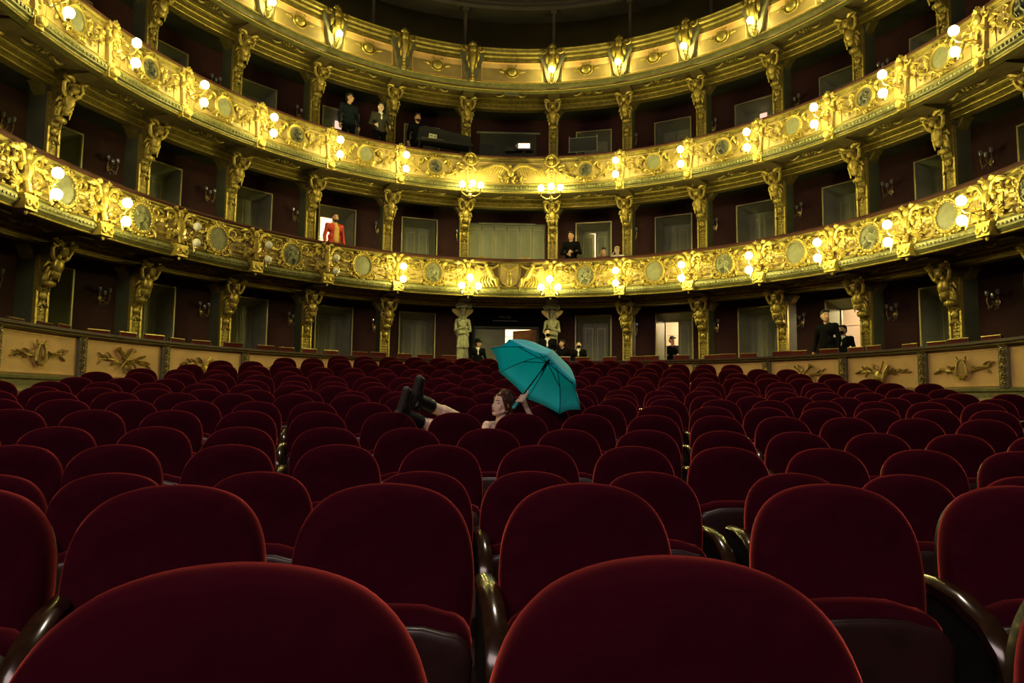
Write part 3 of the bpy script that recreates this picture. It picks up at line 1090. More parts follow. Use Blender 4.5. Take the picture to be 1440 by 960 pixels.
for v in range(3):
    b = MB()
    r2 = random.Random(20 + v)
    for s in (-1, 1):
        b.tube([(s * .1, -.02, -.05), (s * .3, -.04, -.02 + .03 * v), (s * .55, -.03, .02 - .02 * v)], [.016, .014, .006], 5)
        for i in range(8):
            leaf(b, s * (.12 + .055 * i), r2.uniform(-.05, .06), (0 if s > 0 else PI) + r2.uniform(-.9, .9), r2.uniform(.08, .15), .022, .015, r2.uniform(-.5, .5))
    if v == 0:                                      # lyre
        for s in (-1, 1):
            b.tube([(s * .02, -.04, -.16), (s * .1, -.05, -.1), (s * .09, -.05, .04), (s * .05, -.05, .12), (s * .1, -.05, .19)], [.03, .028, .022, .02, .015], 6)
        b.tube([(-.1, -.05, .14), (.1, -.05, .14)], .016, 6)
        for i in (-1, 0, 1):
            b.tube([(i * .025, -.045, -.1), (i * .025, -.045, .14)], .006, 4)
    elif v == 1:                                    # crossed horns
        for s in (-1, 1):
            b.tube([(-s * .16, -.05, -.18), (0, -.06, 0), (s * .13, -.05, .14), (s * .17, -.05, .19)], [.014, .018, .03, .055], 7)
        rosette(b, 0, -.04, .07)
        leaf(b, -.02, .0, 1.9, .22, .05)
        leaf(b, .02, -.05, -1.2, .2, .04)
    else:                                           # mandolin and scroll
        b.ell((-.05, -.05, -.09), (.1, .06, .12), 9, 6)
        b.tube([(-.03, -.06, 0), (.07, -.06, .2)], [.026, .018], 6)
        b.tube([(.03, -.05, -.2), (.1, -.06, 0), (.16, -.05, .12)], [.04, .045, .03], 7)
        leaf(b, -.08, .04, 2.2, .18, .04)
    trophies.append(b.mesh('trophy_relief', M['gilt']))
for j, ph in enumerate(STRIPS):
    c = ob('pilaster_strip', sme, root, frame(ph, PR, H(.56)))
    ob('rosette_relief', sme2, c)
    if j + 1 < len(STRIPS) and not (ph < 0 < STRIPS[j + 1]):
        m = (ph + STRIPS[j + 1]) / 2
        b = MB()
        a0, a1 = ph + .016, STRIPS[j + 1] - .016
        arc(b, hh([(-.02, .275), (-.02, .295), (.03, .295), (.03, .275)]), a0, a1, 8, rho=PR)
        arc(b, hh([(-.02, .825), (-.02, .845), (.03, .845), (.03, .825)]), a0, a1, 8, rho=PR)
        arc(b, hh([(-.008, .29), (-.008, .83), (.03, .83), (.03, .29)]), a0, a1, 8, rho=PR)
        part('panel', b, M['peach'], root)
        ob('trophy_relief', trophies[j % 3], root, frame(m, PR, H(.56), -.01))
        b2 = MB()
        leaf(b2, 0, 0, 2.6, .16, .05, .02, .5)
        leaf(b2, 0, 0, .5, .16, .05, .02, -.5)
        b2.ell((0, -.04, 0), .06, 7, 5)
        part('foot_relief', b2, M['gilt_dull'], root, frame(m, PR, H(.06), -.10))

# posts of the upper gallery
b = MB().tube([(0, 0, 0), (0, 0, 2.2)], .045, 8)
b2 = MB().box((0, 0, .06), (.14, .14, .12)).box((0, 0, 2.1), (.16, .16, .1))
pme, pme2 = b.mesh('shaft', M['gallery']), b2.mesh('foot', M['gallery'])
for px in (420, 525, 655, 779, 886, 1000):
    ph, q = plan_hit(px, 15, R + .62)
    o = empty('gallery_post', 'thin dark post of the upper gallery, %s from the left' % ORD[(420, 525, 655, 779, 886, 1000).index(px) + 1], 'post', frame(ph, R + .62, H(8.86)), 'thin posts of the upper gallery')
    ob('shaft', pme, o)
    ob('foot', pme2, o)
# ------------------------------------------------------------------ box doors
def door_meshes():
    m = {}
    w, h, d = .53, DOOR_H, .40
    wi, hi = .37, 2.18
    b = MB()
    for s in (-1, 1):
        b.box((s * (w + .0), -.03, h / 2), (.035, .05, h))
    b.box((0, -.03, h), (2 * w + .035, .05, .035))
    m['frame'] = b.mesh('frame', M['doorgold'])
    b = MB()
    for s in (-1, 1):
        b.add([(s * w, -.02, 0), (s * wi, d, 0), (s * wi, d, hi), (s * w, -.02, h)], [(0, 1, 2, 3)])
        b.box((s * (wi + .005), d + .0, hi / 2), (.03, .06, hi))
    b.add([(-w, -.02, h), (-wi, d, hi), (wi, d, hi), (w, -.02, h)], [(0, 1, 2, 3)])
    b.box((0, d, hi), (2 * wi + .04, .06, .04))
    m['reveal'] = b.mesh('reveal', M['door'], 20)
    lw = wi - .004
    b = MB().box((lw / 2, 0, hi / 2), (lw, .04, hi - .01))
    m['leaf'] = b.mesh('leaf', M['door'])
    b = MB()
    for z0, z1 in ((.12, .72), (.86, 2.04)):
        x0, x1 = .07, lw - .07
        for x in (x0, x1):
            b.box((x, -.024, (z0 + z1) / 2), (.016, .02, z1 - z0))
        for z in (z0, z1):
            b.box(((x0 + x1) / 2, -.024, z), (x1 - x0, .02, .016))
    m['panel_moulding'] = b.mesh('panel_moulding', M['doorgold'])
    b = MB()
    for z0, z1 in ((.15, .69), (.89, 2.01)):
        b.box((lw / 2, -.02, (z0 + z1) / 2), (lw - .19, .016, z1 - z0))
    m['panel'] = b.mesh('panel', M['door'])
    b = MB().box((lw - .03, -.05, 1.02), (.02, .07, .10)).ell((lw - .03, -.08, 1.02), .02, 6, 5)
    m['handle'] = b.mesh('handle', M['brass'])
    m['wi'], m['d'] = wi, d
    return m


DM = door_meshes()


def leaf_at(root, side, ang):
    """side -1: hinged at the left jamb, +1: at the right"""
    wi, d = DM['wi'], DM['d']
    T = Matrix.Translation((side * -1 * -wi if side > 0 else -wi, d, 0))
    if side > 0:
        T = Matrix.Translation((wi, d, 0)) @ Matrix.Rotation(-ang, 4, 'Z') @ Matrix.Scale(-1, 4, (1, 0, 0))
    else:
        T = Matrix.Translation((-wi, d, 0)) @ Matrix.Rotation(ang, 4, 'Z')
    l = ob('leaf', DM['leaf'], root, T)
    for n in ('panel', 'panel_moulding', 'handle'):
        ob(n, DM[n], l)
    return l


OPENINGS = {(0, CENTRE + 2): (2.5, 0.0), (0, CENTRE + 4): (2.5, 1.9), (1, CENTRE - 2): (1.5, .0), (1, CENTRE + 1): (.62, .1)}
nd = 0
for t in range(3):
    for i, (a, b_) in enumerate(BAYS):
        if i == CENTRE:
            continue
        m_ = (a + b_) / 2
        nd += 1
        k = i - CENTRE
        o = bpy.data.objects.new('door_%d' % nd, None)
        COL.objects.link(o)
        o.matrix_world = frame(m_, R + WALL, H(TF[t]))
        st_ = OPENINGS.get((t, i))
        tag(o, '%s grey-green double door with gilt lines, %s, %s' % ('open' if st_ else 'closed', TIER_NAME[t], where(k)), None, None, 'structure')
        ob('frame', DM['frame'], o)
        ob('reveal', DM['reveal'], o)
        l0 = leaf_at(o, -1, st_[0] if st_ else 0)
        l1 = leaf_at(o, 1, st_[1] if st_ else 0)
        if (t, i) in ((2, CENTRE - 2), (2, CENTRE + 3)):
            px, py = (475, 175) if i < CENTRE else (1074, 166)
            ph, q = plan_hit(px, py, R + WALL + .40)
            lc = o.matrix_world.inverted() @ q
            b = MB().box((lc.x, DM['d'] - .035, lc.z), (.19, .03, .26))
            part('lit_pane', b, M['pane'], o)

# wide painted screen of the central box and the stalls entrance
o = bpy.data.objects.new('door_%d' % (nd + 1), None)
COL.objects.link(o)
mC = sum(BAYS[CENTRE]) / 2
o.matrix_world = frame(mC, R + WALL, H(TF[1]))
tag(o, 'wide grey-green panelled screen with gilt lines behind the central box', None, None, 'structure')
W2 = 1.17
b = MB()
for s in (-1, 1):
    b.box((s * W2, .0, 1.19), (.04, .10, 2.38))
b.box((0, .0, 2.38), (2 * W2 + .04, .10, .05))
part('frame', b, M['door'], o)
pw = 2 * W2 / 6
b = MB().box((0, 0, 1.18), (pw - .008, .04, 2.35))
b1 = b.mesh('leaf', M['door'])
b = MB()
for x in (-pw / 2 + .05, pw / 2 - .05):
    b.box((x, -.024, 1.29), (.014, .02, 1.88))
for z in (.35, 2.23):
    b.box((0, -.024, z), (pw - .1, .02, .014))
b2 = b.mesh('panel_moulding', M['doorgold'])
for i in range(6):
    l = ob('leaf', b1, o, Matrix.Translation((-W2 + pw * (i + .5), .02 + .03 * (i % 2), 0)))
    ob('panel_moulding', b2, l)

o = bpy.data.objects.new('door_%d' % (nd + 2), None)
COL.objects.link(o)
o.matrix_world = frame(mC, R + WALL, H(TF[2]))
tag(o, 'grey wide panel behind the sound desk in the middle balcony', None, None, 'structure')
ph, q = plan_hit(705, 187.5, R + WALL - .03)
bh = q.z - H(TF[2])
b = MB().box((0, -.03, bh / 2), (1.9, .05, bh - .01))
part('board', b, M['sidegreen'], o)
b = MB().box((0, -.06, bh), (1.96, .06, .05))
part('frame', b, M['door'], o)

o = bpy.data.objects.new('door_%d' % (nd + 3), None)
COL.objects.link(o)
o.matrix_world = frame(mC, R + WALL, H(TF[0]))
tag(o, 'stalls entrance with one green leaf shut and one wooden leaf open', None, None, 'structure')
EW = .96
b = MB()
for s in (-1, 1):
    b.box((s * EW, .05, 1.0), (.07, .22, 2.02))
b.box((0, .05, 2.02), (2 * EW + .07, .22, .07))
part('frame', b, M['sidegreen'], o)
for s in (-1, 1):
    b = MB()
    rows = []
    for i in range(13):
        x = s * (EW + .03 + .42 * i / 12)
        y = -.14 - .05 * (i % 2)
        rows.append([(x, y, .0), (x, y, 2.3)])
    b.grid(rows)
    part('side_curtain', b, M['black'], o)
b = MB().box((-EW / 2, .1, 1.0), (EW - .02, .05, 1.98))
l = part('leaf', b, M['door'], o)
b = MB()
for z0, z1 in ((.15, 1.42), (1.52, 1.90)):
    b.box((-EW / 2, .065, (z0 + z1) / 2), (EW - .2, .02, z1 - z0))
part('panel', b, M['door'], l)
lw = EW - .02
b = MB().box((-lw / 2, 0, 1.0), (lw, .05, 1.98)).box((-lw / 2, -.03, 1.7), (lw - .2, .02, .4))
part('leaf', b, M['woodlight'], o, Matrix.Translation((EW - .01, .14, 0)) @ Matrix.Rotation(-.75, 4, 'Z'))
# dark sign board over the entrance with faint lettering
sg = empty('entrance_sign', 'dark board with faint lettering above the stalls entrance between the two statues', 'sign', frame(mC, R + WALL, H(TF[0]) + 2.30, -.12))
b = MB().box((0, 0, .0), (2.5, .04, .48))
part('board', b, M['cloth_black'], sg)


def letters(txt, size, parent, T, m, name='lettering', spacing=1.0):
    c = bpy.data.curves.new(name, 'FONT')
    c.body = txt
    c.size = size
    c.extrude = .004
    c.align_x = 'CENTER'
    c.align_y = 'CENTER'
    c.space_character = spacing
    o_ = bpy.data.objects.new(name, c)
    COL.objects.link(o_)
    dg = bpy.context.evaluated_depsgraph_get()
    me = bpy.data.meshes.new_from_object(o_.evaluated_get(dg))
    bpy.data.objects.remove(o_)
    me.name = name
    me.materials.clear()
    me.materials.append(m)
    return ob(name, me, parent, T)


RX = Matrix.Rotation(PI / 2, 4, 'X')
letters('WELTER', .10, sg, Matrix.Translation((-.03, -.026, .02)) @ RX, M['faint'])
b = MB().box((-.03, -.024, -.09), (.75, .008, .018))
part('underline', b, M['faint'], sg)

# lamps in the corridor behind the open doors
b = MB().ell((0, 0, 0), .13, 12, 8)
cb = b.mesh('globe', mat('corridor_globe', (1, .9, .8), .4, emit=(1.0, .72, .42), estr=CORRIDOR_W))
b = MB().tube([(0, 0, .1), (0, 0, .34)], .012, 6).lathe([(.02, .30), (.07, .34), (.07, .36)], 8)
cs = b.mesh('stem', M['brass'])
for t, i, off in ((0, CENTRE, .15), (0, CENTRE + 2, 0), (0, CENTRE + 4, .0), (1, CENTRE - 2, 0), (1, CENTRE + 1, 0)):
    m_ = sum(BAYS[i]) / 2
    z = ARCH[t][1] - .38
    k = i - CENTRE
    o = empty('corridor_lamp', 'corridor globe lamp behind an open door, %s, %s' % (TIER_NAME[t], where(k) if k else 'stalls entrance'), 'lamp', frame(m_ + (.05 if t == 0 and i != CENTRE else .03), R + WALL + 1.2, H(z)), 'corridor globe lamps')
    ob('globe', cb, o)
    ob('stem', cs, o)

# ------------------------------------------------------------------ lamps on the balcony fronts
GR = .078
b = MB().ell((0, 0, 0), (GR, GR, GR * 1.08), 12, 9)
bulb_on, bulb_off = b.mesh('bulb', M['bulb'], 180), b.mesh('bulb', M['bulb_off'], 180)
b = MB().lathe([(.02, -.13), (.035, -.11), (.03, -.08), (.045, -.06), (.03, -.05)], 8)
sock = b.mesh('socket', M['brass'])
b = MB()
b.ell((0, -.10, -.16), (.05, .05, .07), 7, 5)
for z, s in ((-.01, 1), (-.33, -1)):
    b.tube([(0, -.10, -.16), (.05, -.24, -.20 - .05 * s), (.02, -.40, -.19 + .0 * s), (0, -.50, z - .17), (0, -.55, z - .12)], [.018, .016, .014, .013, .013], 6)
leaf(b, 0, -.14, 1.2, .14, .03, .2)
leaf(b, 0, -.16, -1.0, .14, .03, .22)
arm2 = b.mesh('bracket', M['brass'])


def lamp2(t, ph, z_hi, z_lo, lit, label):
    o = empty('balcony_lamp', label, 'lamp', frame(ph, R, H(z_hi)), 'twin lamps of the %s' % TIER_NAME[t])
    ob('bracket', arm2, o)
    for z in (0.0, z_lo - z_hi):
        s = ob('socket', sock, o, Matrix.Translation((0, -.55, z)))
        ob('bulb', bulb_on if lit else bulb_off, o, Matrix.Translation((0, -.55, z)))


for t, zh, zl in ((1, 3.25, 2.93), (2, 6.10, 5.74)):
    for j, ph in enumerate(COLS):
        k = kof(j)
        if abs(k) in (1, 8):
            continue
        lit = not (t == 1 and k in (-3, -4, -5))
        lamp2(t, ph, zh, zl, lit, '%s twin globe lamp on the %s front, %s' % ('glowing' if lit else 'unlit', TIER_NAME[t], where(k)))
# triple lamps beside the central bay
for t, k, pts in ((1, -1, [(0, 3.11, .46), (-.22, 2.89, .46), (.22, 2.89, .46)]), (1, 1, [(0, 3.11, .46), (-.22, 2.89, .46), (.22, 2.89, .46)]),
                  (2, -1, [(-.25, 5.57, .42), (.02, 5.60, .46), (.24, 5.58, .42)]), (2, 1, [(-.25, 5.54, .42), (.02, 5.56, .46), (.26, 5.54, .42)])):
    ph = COLS[7] if k < 0 else COLS[8]
    z0 = pts[0][1]
    o = empty('balcony_lamp', 'glowing triple globe lamp on the %s front, %s end of the central bay' % (TIER_NAME[t], 'left' if k < 0 else 'right'), 'lamp', frame(ph, R, H(z0)), 'triple lamps beside the central bay')
    b = MB()
    b.ell((0, -.14, -.2), (.06, .06, .08), 7, 5)
    for x, z, d in pts:
        b.tube([(0, -.14, -.2), (x * .5, -.3, -.26), (x, -d + .03, z - z0 - .2), (x, -d, z - z0 - .12)], [.02, .016, .014, .013], 6)
    part('bracket', b, M['brass'], o)
    for x, z, d in pts:
        ob('socket', sock, o, Matrix.Translation((x, -d, z - z0)))
        ob('bulb', bulb_on, o, Matrix.Translation((x, -d, z - z0)))
# single globes of the top balcony
b = MB()
b.tube([(0, -.02, -.14), (0, -.18, -.2), (0, -.28, -.17), (0, -.30, -.11)], [.03, .018, .015, .014], 6)
b.ell((0, -.05, -.14), (.05, .05, .06), 7, 5)
arm1 = b.mesh('bracket', M['brass'])
for j, ph in enumerate(COLS):
    k = kof(j)
    if k in (-1, -2, -8, 8):
        continue
    o = empty('balcony_lamp', 'glowing single globe lamp on the top balcony front, %s' % where(k), 'lamp', frame(ph, R, H(8.84), -.0), 'single lamps of the top balcony')
    ob('bracket', arm1, o)
    ob('socket', sock, o, Matrix.Translation((0, -.30, 0)))
    ob('bulb', bulb_on, o, Matrix.Translation((0, -.30, 0)))

# crystal wall sconces inside the boxes
b = MB()
b.tube([(0, 0, 0), (0, -.10, -.05), (0, -.16, .02)], [.02, .014, .012], 6)
for s in (-1, 1):
    b.tube([(0, -.10, -.04), (s * .09, -.14, -.10), (s * .12, -.15, .03), (s * .11, -.15, .10)], .010, 5)
b.ell((0, -.01, 0), (.05, .02, .08), 7, 5)
sc_a = b.mesh('bracket', M['brass'])
b = MB()
for x, z in ((-.11, .14), (.11, .14), (0, .08)):
    b.lathe([(.008, -.02), (.03, .0), (.042, .05), (.036, .09), (.03, .09)], 7, Matrix.Translation((x, -.15, z)))
for i in range(8):
    a = i * .8
    b.lathe([(.002, -.04), (.012, -.02), (.002, 0)], 4, Matrix.Translation((.1 * math.cos(a), -.14 + .05 * math.sin(a), -.08 - .02 * (i % 3))))
sc_b = b.mesh('crystal_shade', M['crystal'])
for t in range(3):
    for j, ph in enumerate(COLS):
        k = kof(j)
        if abs(k) == 8:
            continue
        o = empty('wall_sconce', 'unlit crystal sconce on the red wall, %s, %s' % (TIER_NAME[t], where(k)), 'sconce', frame(ph, R + WALL, H(TF[t] + 1.88), -.01), 'crystal sconces of the boxes')
        ob('bracket', sc_a, o)
        ob('crystal_shade', sc_b, o)

# ------------------------------------------------------------------ blobs: one continuous surface from tapered limbs


def blob(name, prims, voxel, m, parent, T=None, smooth_it=4):
    b = MB()
    for p in prims:
        if p[0] == 'c':
            _, p0, p1, r0, r1 = p
            p0, p1 = Vector(p0), Vector(p1)
            d = p1 - p0
            n = d.normalized() if d.length > 1e-6 else Vector((0, 0, 1))
            pts, rr = [], []
            for i in range(4):
                a = PI / 2 * i / 4
                pts.append(p0 - n * r0 * math.cos(a))
                rr.append(max(r0 * math.sin(a), r0 * .08))
            for i in range(5):
                a = PI / 2 * i / 4
                pts.append(p1 + n * r1 * math.sin(a))
                rr.append(max(r1 * math.cos(a), r1 * .08))
            b.tube(pts, rr, 12)
        else:
            _, c, r = p[:3]
            Q = p[3] if len(p) > 3 else Matrix.Identity(3)
            b.ell((0, 0, 0), r, 14, 10, Matrix.Translation(Vector(c)) @ Q.to_4x4())
    me = bpy.data.meshes.new(name)
    me.from_pydata(b.v, [], b.f)
    bm = bmesh.new()
    bm.from_mesh(me)
    bmesh.ops.recalc_face_normals(bm, faces=bm.faces)
    bm.to_mesh(me)
    bm.free()
    o = bpy.data.objects.new(name, me)
    COL.objects.link(o)
    r_ = o.modifiers.new('r', 'REMESH')
    r_.mode = 'VOXEL'
    r_.voxel_size = voxel
    s_ = o.modifiers.new('s', 'SMOOTH')
    s_.factor = .5
    s_.iterations = smooth_it
    dg = bpy.context.evaluated_depsgraph_get()
    me2 = bpy.data.meshes.new_from_object(o.evaluated_get(dg))
    bpy.data.objects.remove(o)
    me2.name = name
    me2.materials.clear()
    me2.materials.append(m)
    me2.polygons.foreach_set('use_smooth', [True] * len(me2.polygons))
    return ob(name, me2, parent, T)


def V3(*a):
    return Vector(a)


def hand(pr, wrist, d, side, palm_n, s=1.0, curl=.5):
    """palm with five fingers; d = direction of the hand, side = towards the thumb, palm_n = palm normal"""
    d, side, palm_n = d.normalized(), side.normalized(), palm_n.normalized()
    c = wrist + d * .045 * s
    pr.append(('c', wrist, wrist + d * .05 * s, .024 * s, .028 * s))
    for k, (o_, l) in enumerate(((.030, .068), (.010, .078), (-.011, .072), (-.030, .056))):
        b0 = wrist + d * .075 * s + side * o_ * s
        pr.append(('c', wrist + d * .02 * s + side * o_ * .5 * s, b0, .018 * s, .0125 * s))
        m1 = b0 + (d * math.cos(curl) + palm_n * math.sin(curl)) * l * .5 * s
        m2 = m1 + (d * math.cos(2.2 * curl) + palm_n * math.sin(2.2 * curl)) * l * .5 * s
        pr.append(('c', b0, m1, .0105 * s, .0095 * s))
        pr.append(('c', m1, m2, .0095 * s, .008 * s))
    t0 = wrist + d * .025 * s + side * .022 * s
    t1 = t0 + (d * .6 + side * .8 + palm_n * .2).normalized() * .045 * s
    pr.append(('c', t0, t1, .015 * s, .012 * s))
    pr.append(('c', t1, t1 + (d * .8 + side * .3 + palm_n * .5).normalized() * .035 * s, .0115 * s, .009 * s))


def head_prims(hc, Q, s=1.0, fem=False):
    """hc: centre of the head, Q: 3x3 rotation (face looks along local -Y)"""
    def q(x, y, z):
        return Vector(hc) + Q @ (Vector((x, y, z)) * s)
    j = .9 if fem else 1.0
    bw = .0075 if fem else .011
    nz = .005 if fem else 0
    pr = [('e', q(0, .015, .03), (.074 * s, .092 * s, .090 * s), Q), ('e', q(0, -.025, -.035), (.060 * s * j, .064 * s, .080 * s), Q),
          ('e', q(0, -.062, -.090), (.024 * s * j, .024 * s, .020 * s), Q),
          ('c', q(0, -.084 + nz, .016), q(0, -.107 + nz * 2, -.026), .0085 * s, (.0105 if fem else .0130) * s), ('e', q(0, -.101 + nz * 2, -.031), ((.014 if fem else .018) * s, .012 * s, .009 * s), Q),
          ('e', q(0, -.078, -.062), (.022 * s, .013 * s, .013 * s), Q)]
    for sd in (-1, 1):
        pr += [('c', q(0, -.073, .034), q(sd * .046, -.050, .033), bw * s, bw * .9 * s), ('e', q(sd * .036, -.050, -.022), (.026 * s, .019 * s, .027 * s), Q),
               ('c', q(sd * .052, .0, -.055), q(sd * .018, -.060, -.088), .018 * s, .016 * s)]
    for sd in (-1, 1):
        pr.append(('e', q(sd * .076, .012, -.008), (.011 * s, .022 * s, .033 * s), Q))
    return pr, q


def face_parts(root, q, Q, s, mouth=None, brow=None):
    b = MB()
    T = Q.to_4x4()
    for sd in (-1, 1):
        b.ell((0, 0, 0), (.0135 * s, .0075 * s, .0065 * s), 8, 6, Matrix.Translation(q(sd * .0285, -.0620, .012)) @ T)
    part('eyes', b, M['eye'], root)
    b = MB()
    for sd in (-1, 1):
        b.tube([q(sd * .012, -.0790, .036), q(sd * .030, -.0715, .041), q(sd * .048, -.0545, .036)], [.0026 * s, .0032 * s, .0016 * s], 5)
    part('eyebrows', b, brow or M['hair_dark'], root)
    if mouth:
        b = MB()
        b.ell((0, 0, 0), (.021 * s, .008 * s, .005 * s), 10, 6, Matrix.Translation(q(0, -.0855, -.0575)) @ T)
        b.ell((0, 0, 0), (.018 * s, .008 * s, .0055 * s), 10, 6, Matrix.Translation(q(0, -.0845, -.0665)) @ T)
        part('lips', b, mouth, root)


def person(label, T, height=1.75, top='cloth_black', legs='cloth_black', hair='hair_dark', skin='skin', mask=False, yaw=0.0, tilt=0.0,
           arms='down', shirt=None, seated=False, beard=False, name='person', group=None, hair_long=False, cap=None):
    k = height / 1.75
    root = empty(name, label, 'person', T @ Matrix.Scale(k, 4), group)
    Q = (Matrix.Rotation(yaw, 3, 'Z') @ Matrix.Rotation(tilt, 3, 'X'))
    dz = -.40 if seated else 0.0
    hc = V3(0, -.03, 1.62 + dz)
    hp, q = head_prims(hc, Q, 1.0)
    nb = V3(0, .015, 1.46 + dz)
    sh = {s: V3(s * .185, .01, 1.415 + dz) for s in (-1, 1)}
    if arms == 'down':
        el = {s: V3(s * .25, .03, 1.13 + dz) for s in (-1, 1)}
        wr = {s: V3(s * .26, -.06, .89 + dz) for s in (-1, 1)}
    elif arms == 'rail':
        el = {s: V3(s * .27, .02, 1.14 + dz) for s in (-1, 1)}
        wr = {s: V3(s * .20, -.22, 1.03 + dz) for s in (-1, 1)}
    elif arms == 'fold':
        el = {s: V3(s * .26, -.02, 1.14 + dz) for s in (-1, 1)}
        wr = {s: V3(s * .06, -.24, 1.10 + .03 * s + dz) for s in (-1, 1)}
    elif arms == 'face':
        el = {s: V3(s * .22, -.16, 1.22 + dz) for s in (-1, 1)}
        wr = {s: V3(s * .10, -.26, 1.42 + dz) for s in (-1, 1)}
    hip = {s: V3(s * .095, .01, .93 + dz) for s in (-1, 1)}
    if seated:
        kn = {s: V3(s * .12, -.42, .53) for s in (-1, 1)}
        an = {s: V3(s * .12, -.40, .09) for s in (-1, 1)}
    else:
        kn = {s: V3(s * .10, -.01, .50) for s in (-1, 1)}
        an = {s: V3(s * .10, .02, .09) for s in (-1, 1)}

    def limbs(g, upper=True, lower=True):
        pr = []
        if upper:
            pr += [('c', V3(-.09, 0, 1.34 + dz), V3(.09, 0, 1.34 + dz), .115 * g, .115 * g), ('c', V3(-.06, .0, 1.12 + dz), V3(.06, .0, 1.12 + dz), .105 * g, .105 * g),
                   ('c', V3(-.07, .01, .96 + dz), V3(.07, .01, .96 + dz), .110 * g, .110 * g), ('c', V3(0, 0, 1.32 + dz), V3(0, 0, 1.0 + dz), .125 * g, .12 * g),
                   ('c', sh[-1], sh[1], .062 * g, .062 * g), ('c', nb + V3(-.05, 0, -.02), nb + V3(.05, 0, -.02), .055 * g, .055 * g)]
            for s in (-1, 1):
                pr += [('c', sh[s], el[s], .058 * g, .046 * g), ('c', el[s], el[s] + (wr[s] - el[s]) * .88, .046 * g, .034 * g)]
        if lower:
            for s in (-1, 1):
                pr += [('c', hip[s], kn[s], .092 * g, .062 * g), ('c', kn[s], an[s] + V3(0, 0, .02), .062 * g, .045 * g)]
            pr += [('c', hip[-1], hip[1], .105 * g, .105 * g)]
        return pr
    body = hp + [('c', nb + V3(0, 0, -.04), hc + V3(0, .03, -.05), .058, .054)] + limbs(.82)
    for s in (-1, 1):
        d = wr[s] - el[s]
        body += [('c', el[s], wr[s], .036, .026), ('c', an[s] + V3(0, .02, -.03), an[s] + V3(0, -.14, -.06), .035, .028)]
        side = V3(-s * .3, -.6, .6) if arms in ('down',) else V3(-s * .2, -.1, .9)
        hand(body, wr[s], d, side, V3(-s, 0, 0) if arms == 'down' else V3(0, 0, -1), 1.0, .45)
    blob('body', body, .0105, M[skin], root)
    blob('jacket', limbs(1.06, True, False), .013, M[top], root)
    blob('trousers', limbs(1.04, False, True), .013, M[legs], root)
    shoes = []
    for s in (-1, 1):
        shoes += [('c', an[s] + V3(0, .03, -.045), an[s] + V3(0, -.15, -.055), .045, .036), ('c', an[s] + V3(0, .01, .02), an[s] + V3(0, .01, -.03), .05, .05)]
    blob('shoes', shoes, .013, M['boot'], root)
    hr = [('e', q(0, .030, .055), (.082, .092, .085), Q), ('e', q(0, .060, .0), (.076, .060, .085), Q), ('c', q(-.05, -.05, .10), q(.05, -.05, .10), .026, .026)]
    if hair_long:
        hr += [('c', q(-.07, .04, .0), q(-.085, .03, -.22), .035, .025), ('c', q(.07, .04, .0), q(.085, .03, -.22), .035, .025), ('c', q(0, .08, .0), q(0, .07, -.24), .06, .05)]
    blob('hair', hr, .009, M[hair], root)
    if cap:
        b = MB()
        Tq = Matrix.Translation(q(0, .02, .085)) @ Q.to_4x4()
        b.lathe([(.001, .085), (.06, .075), (.092, .03), (.098, -.02), (.10, -.022)], 14, Tq)
        b.lathe([(.10, -.015), (.16, -.024), (.16, -.03), (.10, -.024)], 16, Tq)
        part('hat', b, M[cap], root)
    face_parts(root, q, Q, 1.0, None if mask else M['lips'])
    if mask:
        blob('face_mask', [('e', q(0, -.060, -.055), (.062, .062, .052), Q), ('e', q(0, -.095, -.04), (.03, .025, .03), Q)], .008, M['cloth_black'], root)
    if beard:
        blob('beard', [('e', q(0, -.052, -.085), (.052, .050, .038), Q), ('c', q(-.058, -.02, -.03), q(-.05, -.045, -.07), .016, .02), ('c', q(.058, -.02, -.03), q(.05, -.045, -.07), .016, .02)], .008, M['hair_dark'], root)
    if shirt:
        blob('shirt', [('c', V3(0, -.080, 1.42 + dz), V3(0, -.105, 1.28 + dz), .035, .03), ('c', V3(.015, -.075, 1.34 + dz), V3(.01, -.070, 1.02 + dz), .075, .08) if shirt == 'cloth_yellow' else ('c', V3(0, -.1, 1.30 + dz), V3(0, -.112, 1.22 + dz), .03, .012),
                       ('c', V3(-.03, -.02, 1.445 + dz), V3(.03, -.02, 1.445 + dz), .048, .048)], .009, M[shirt], root)
    return root


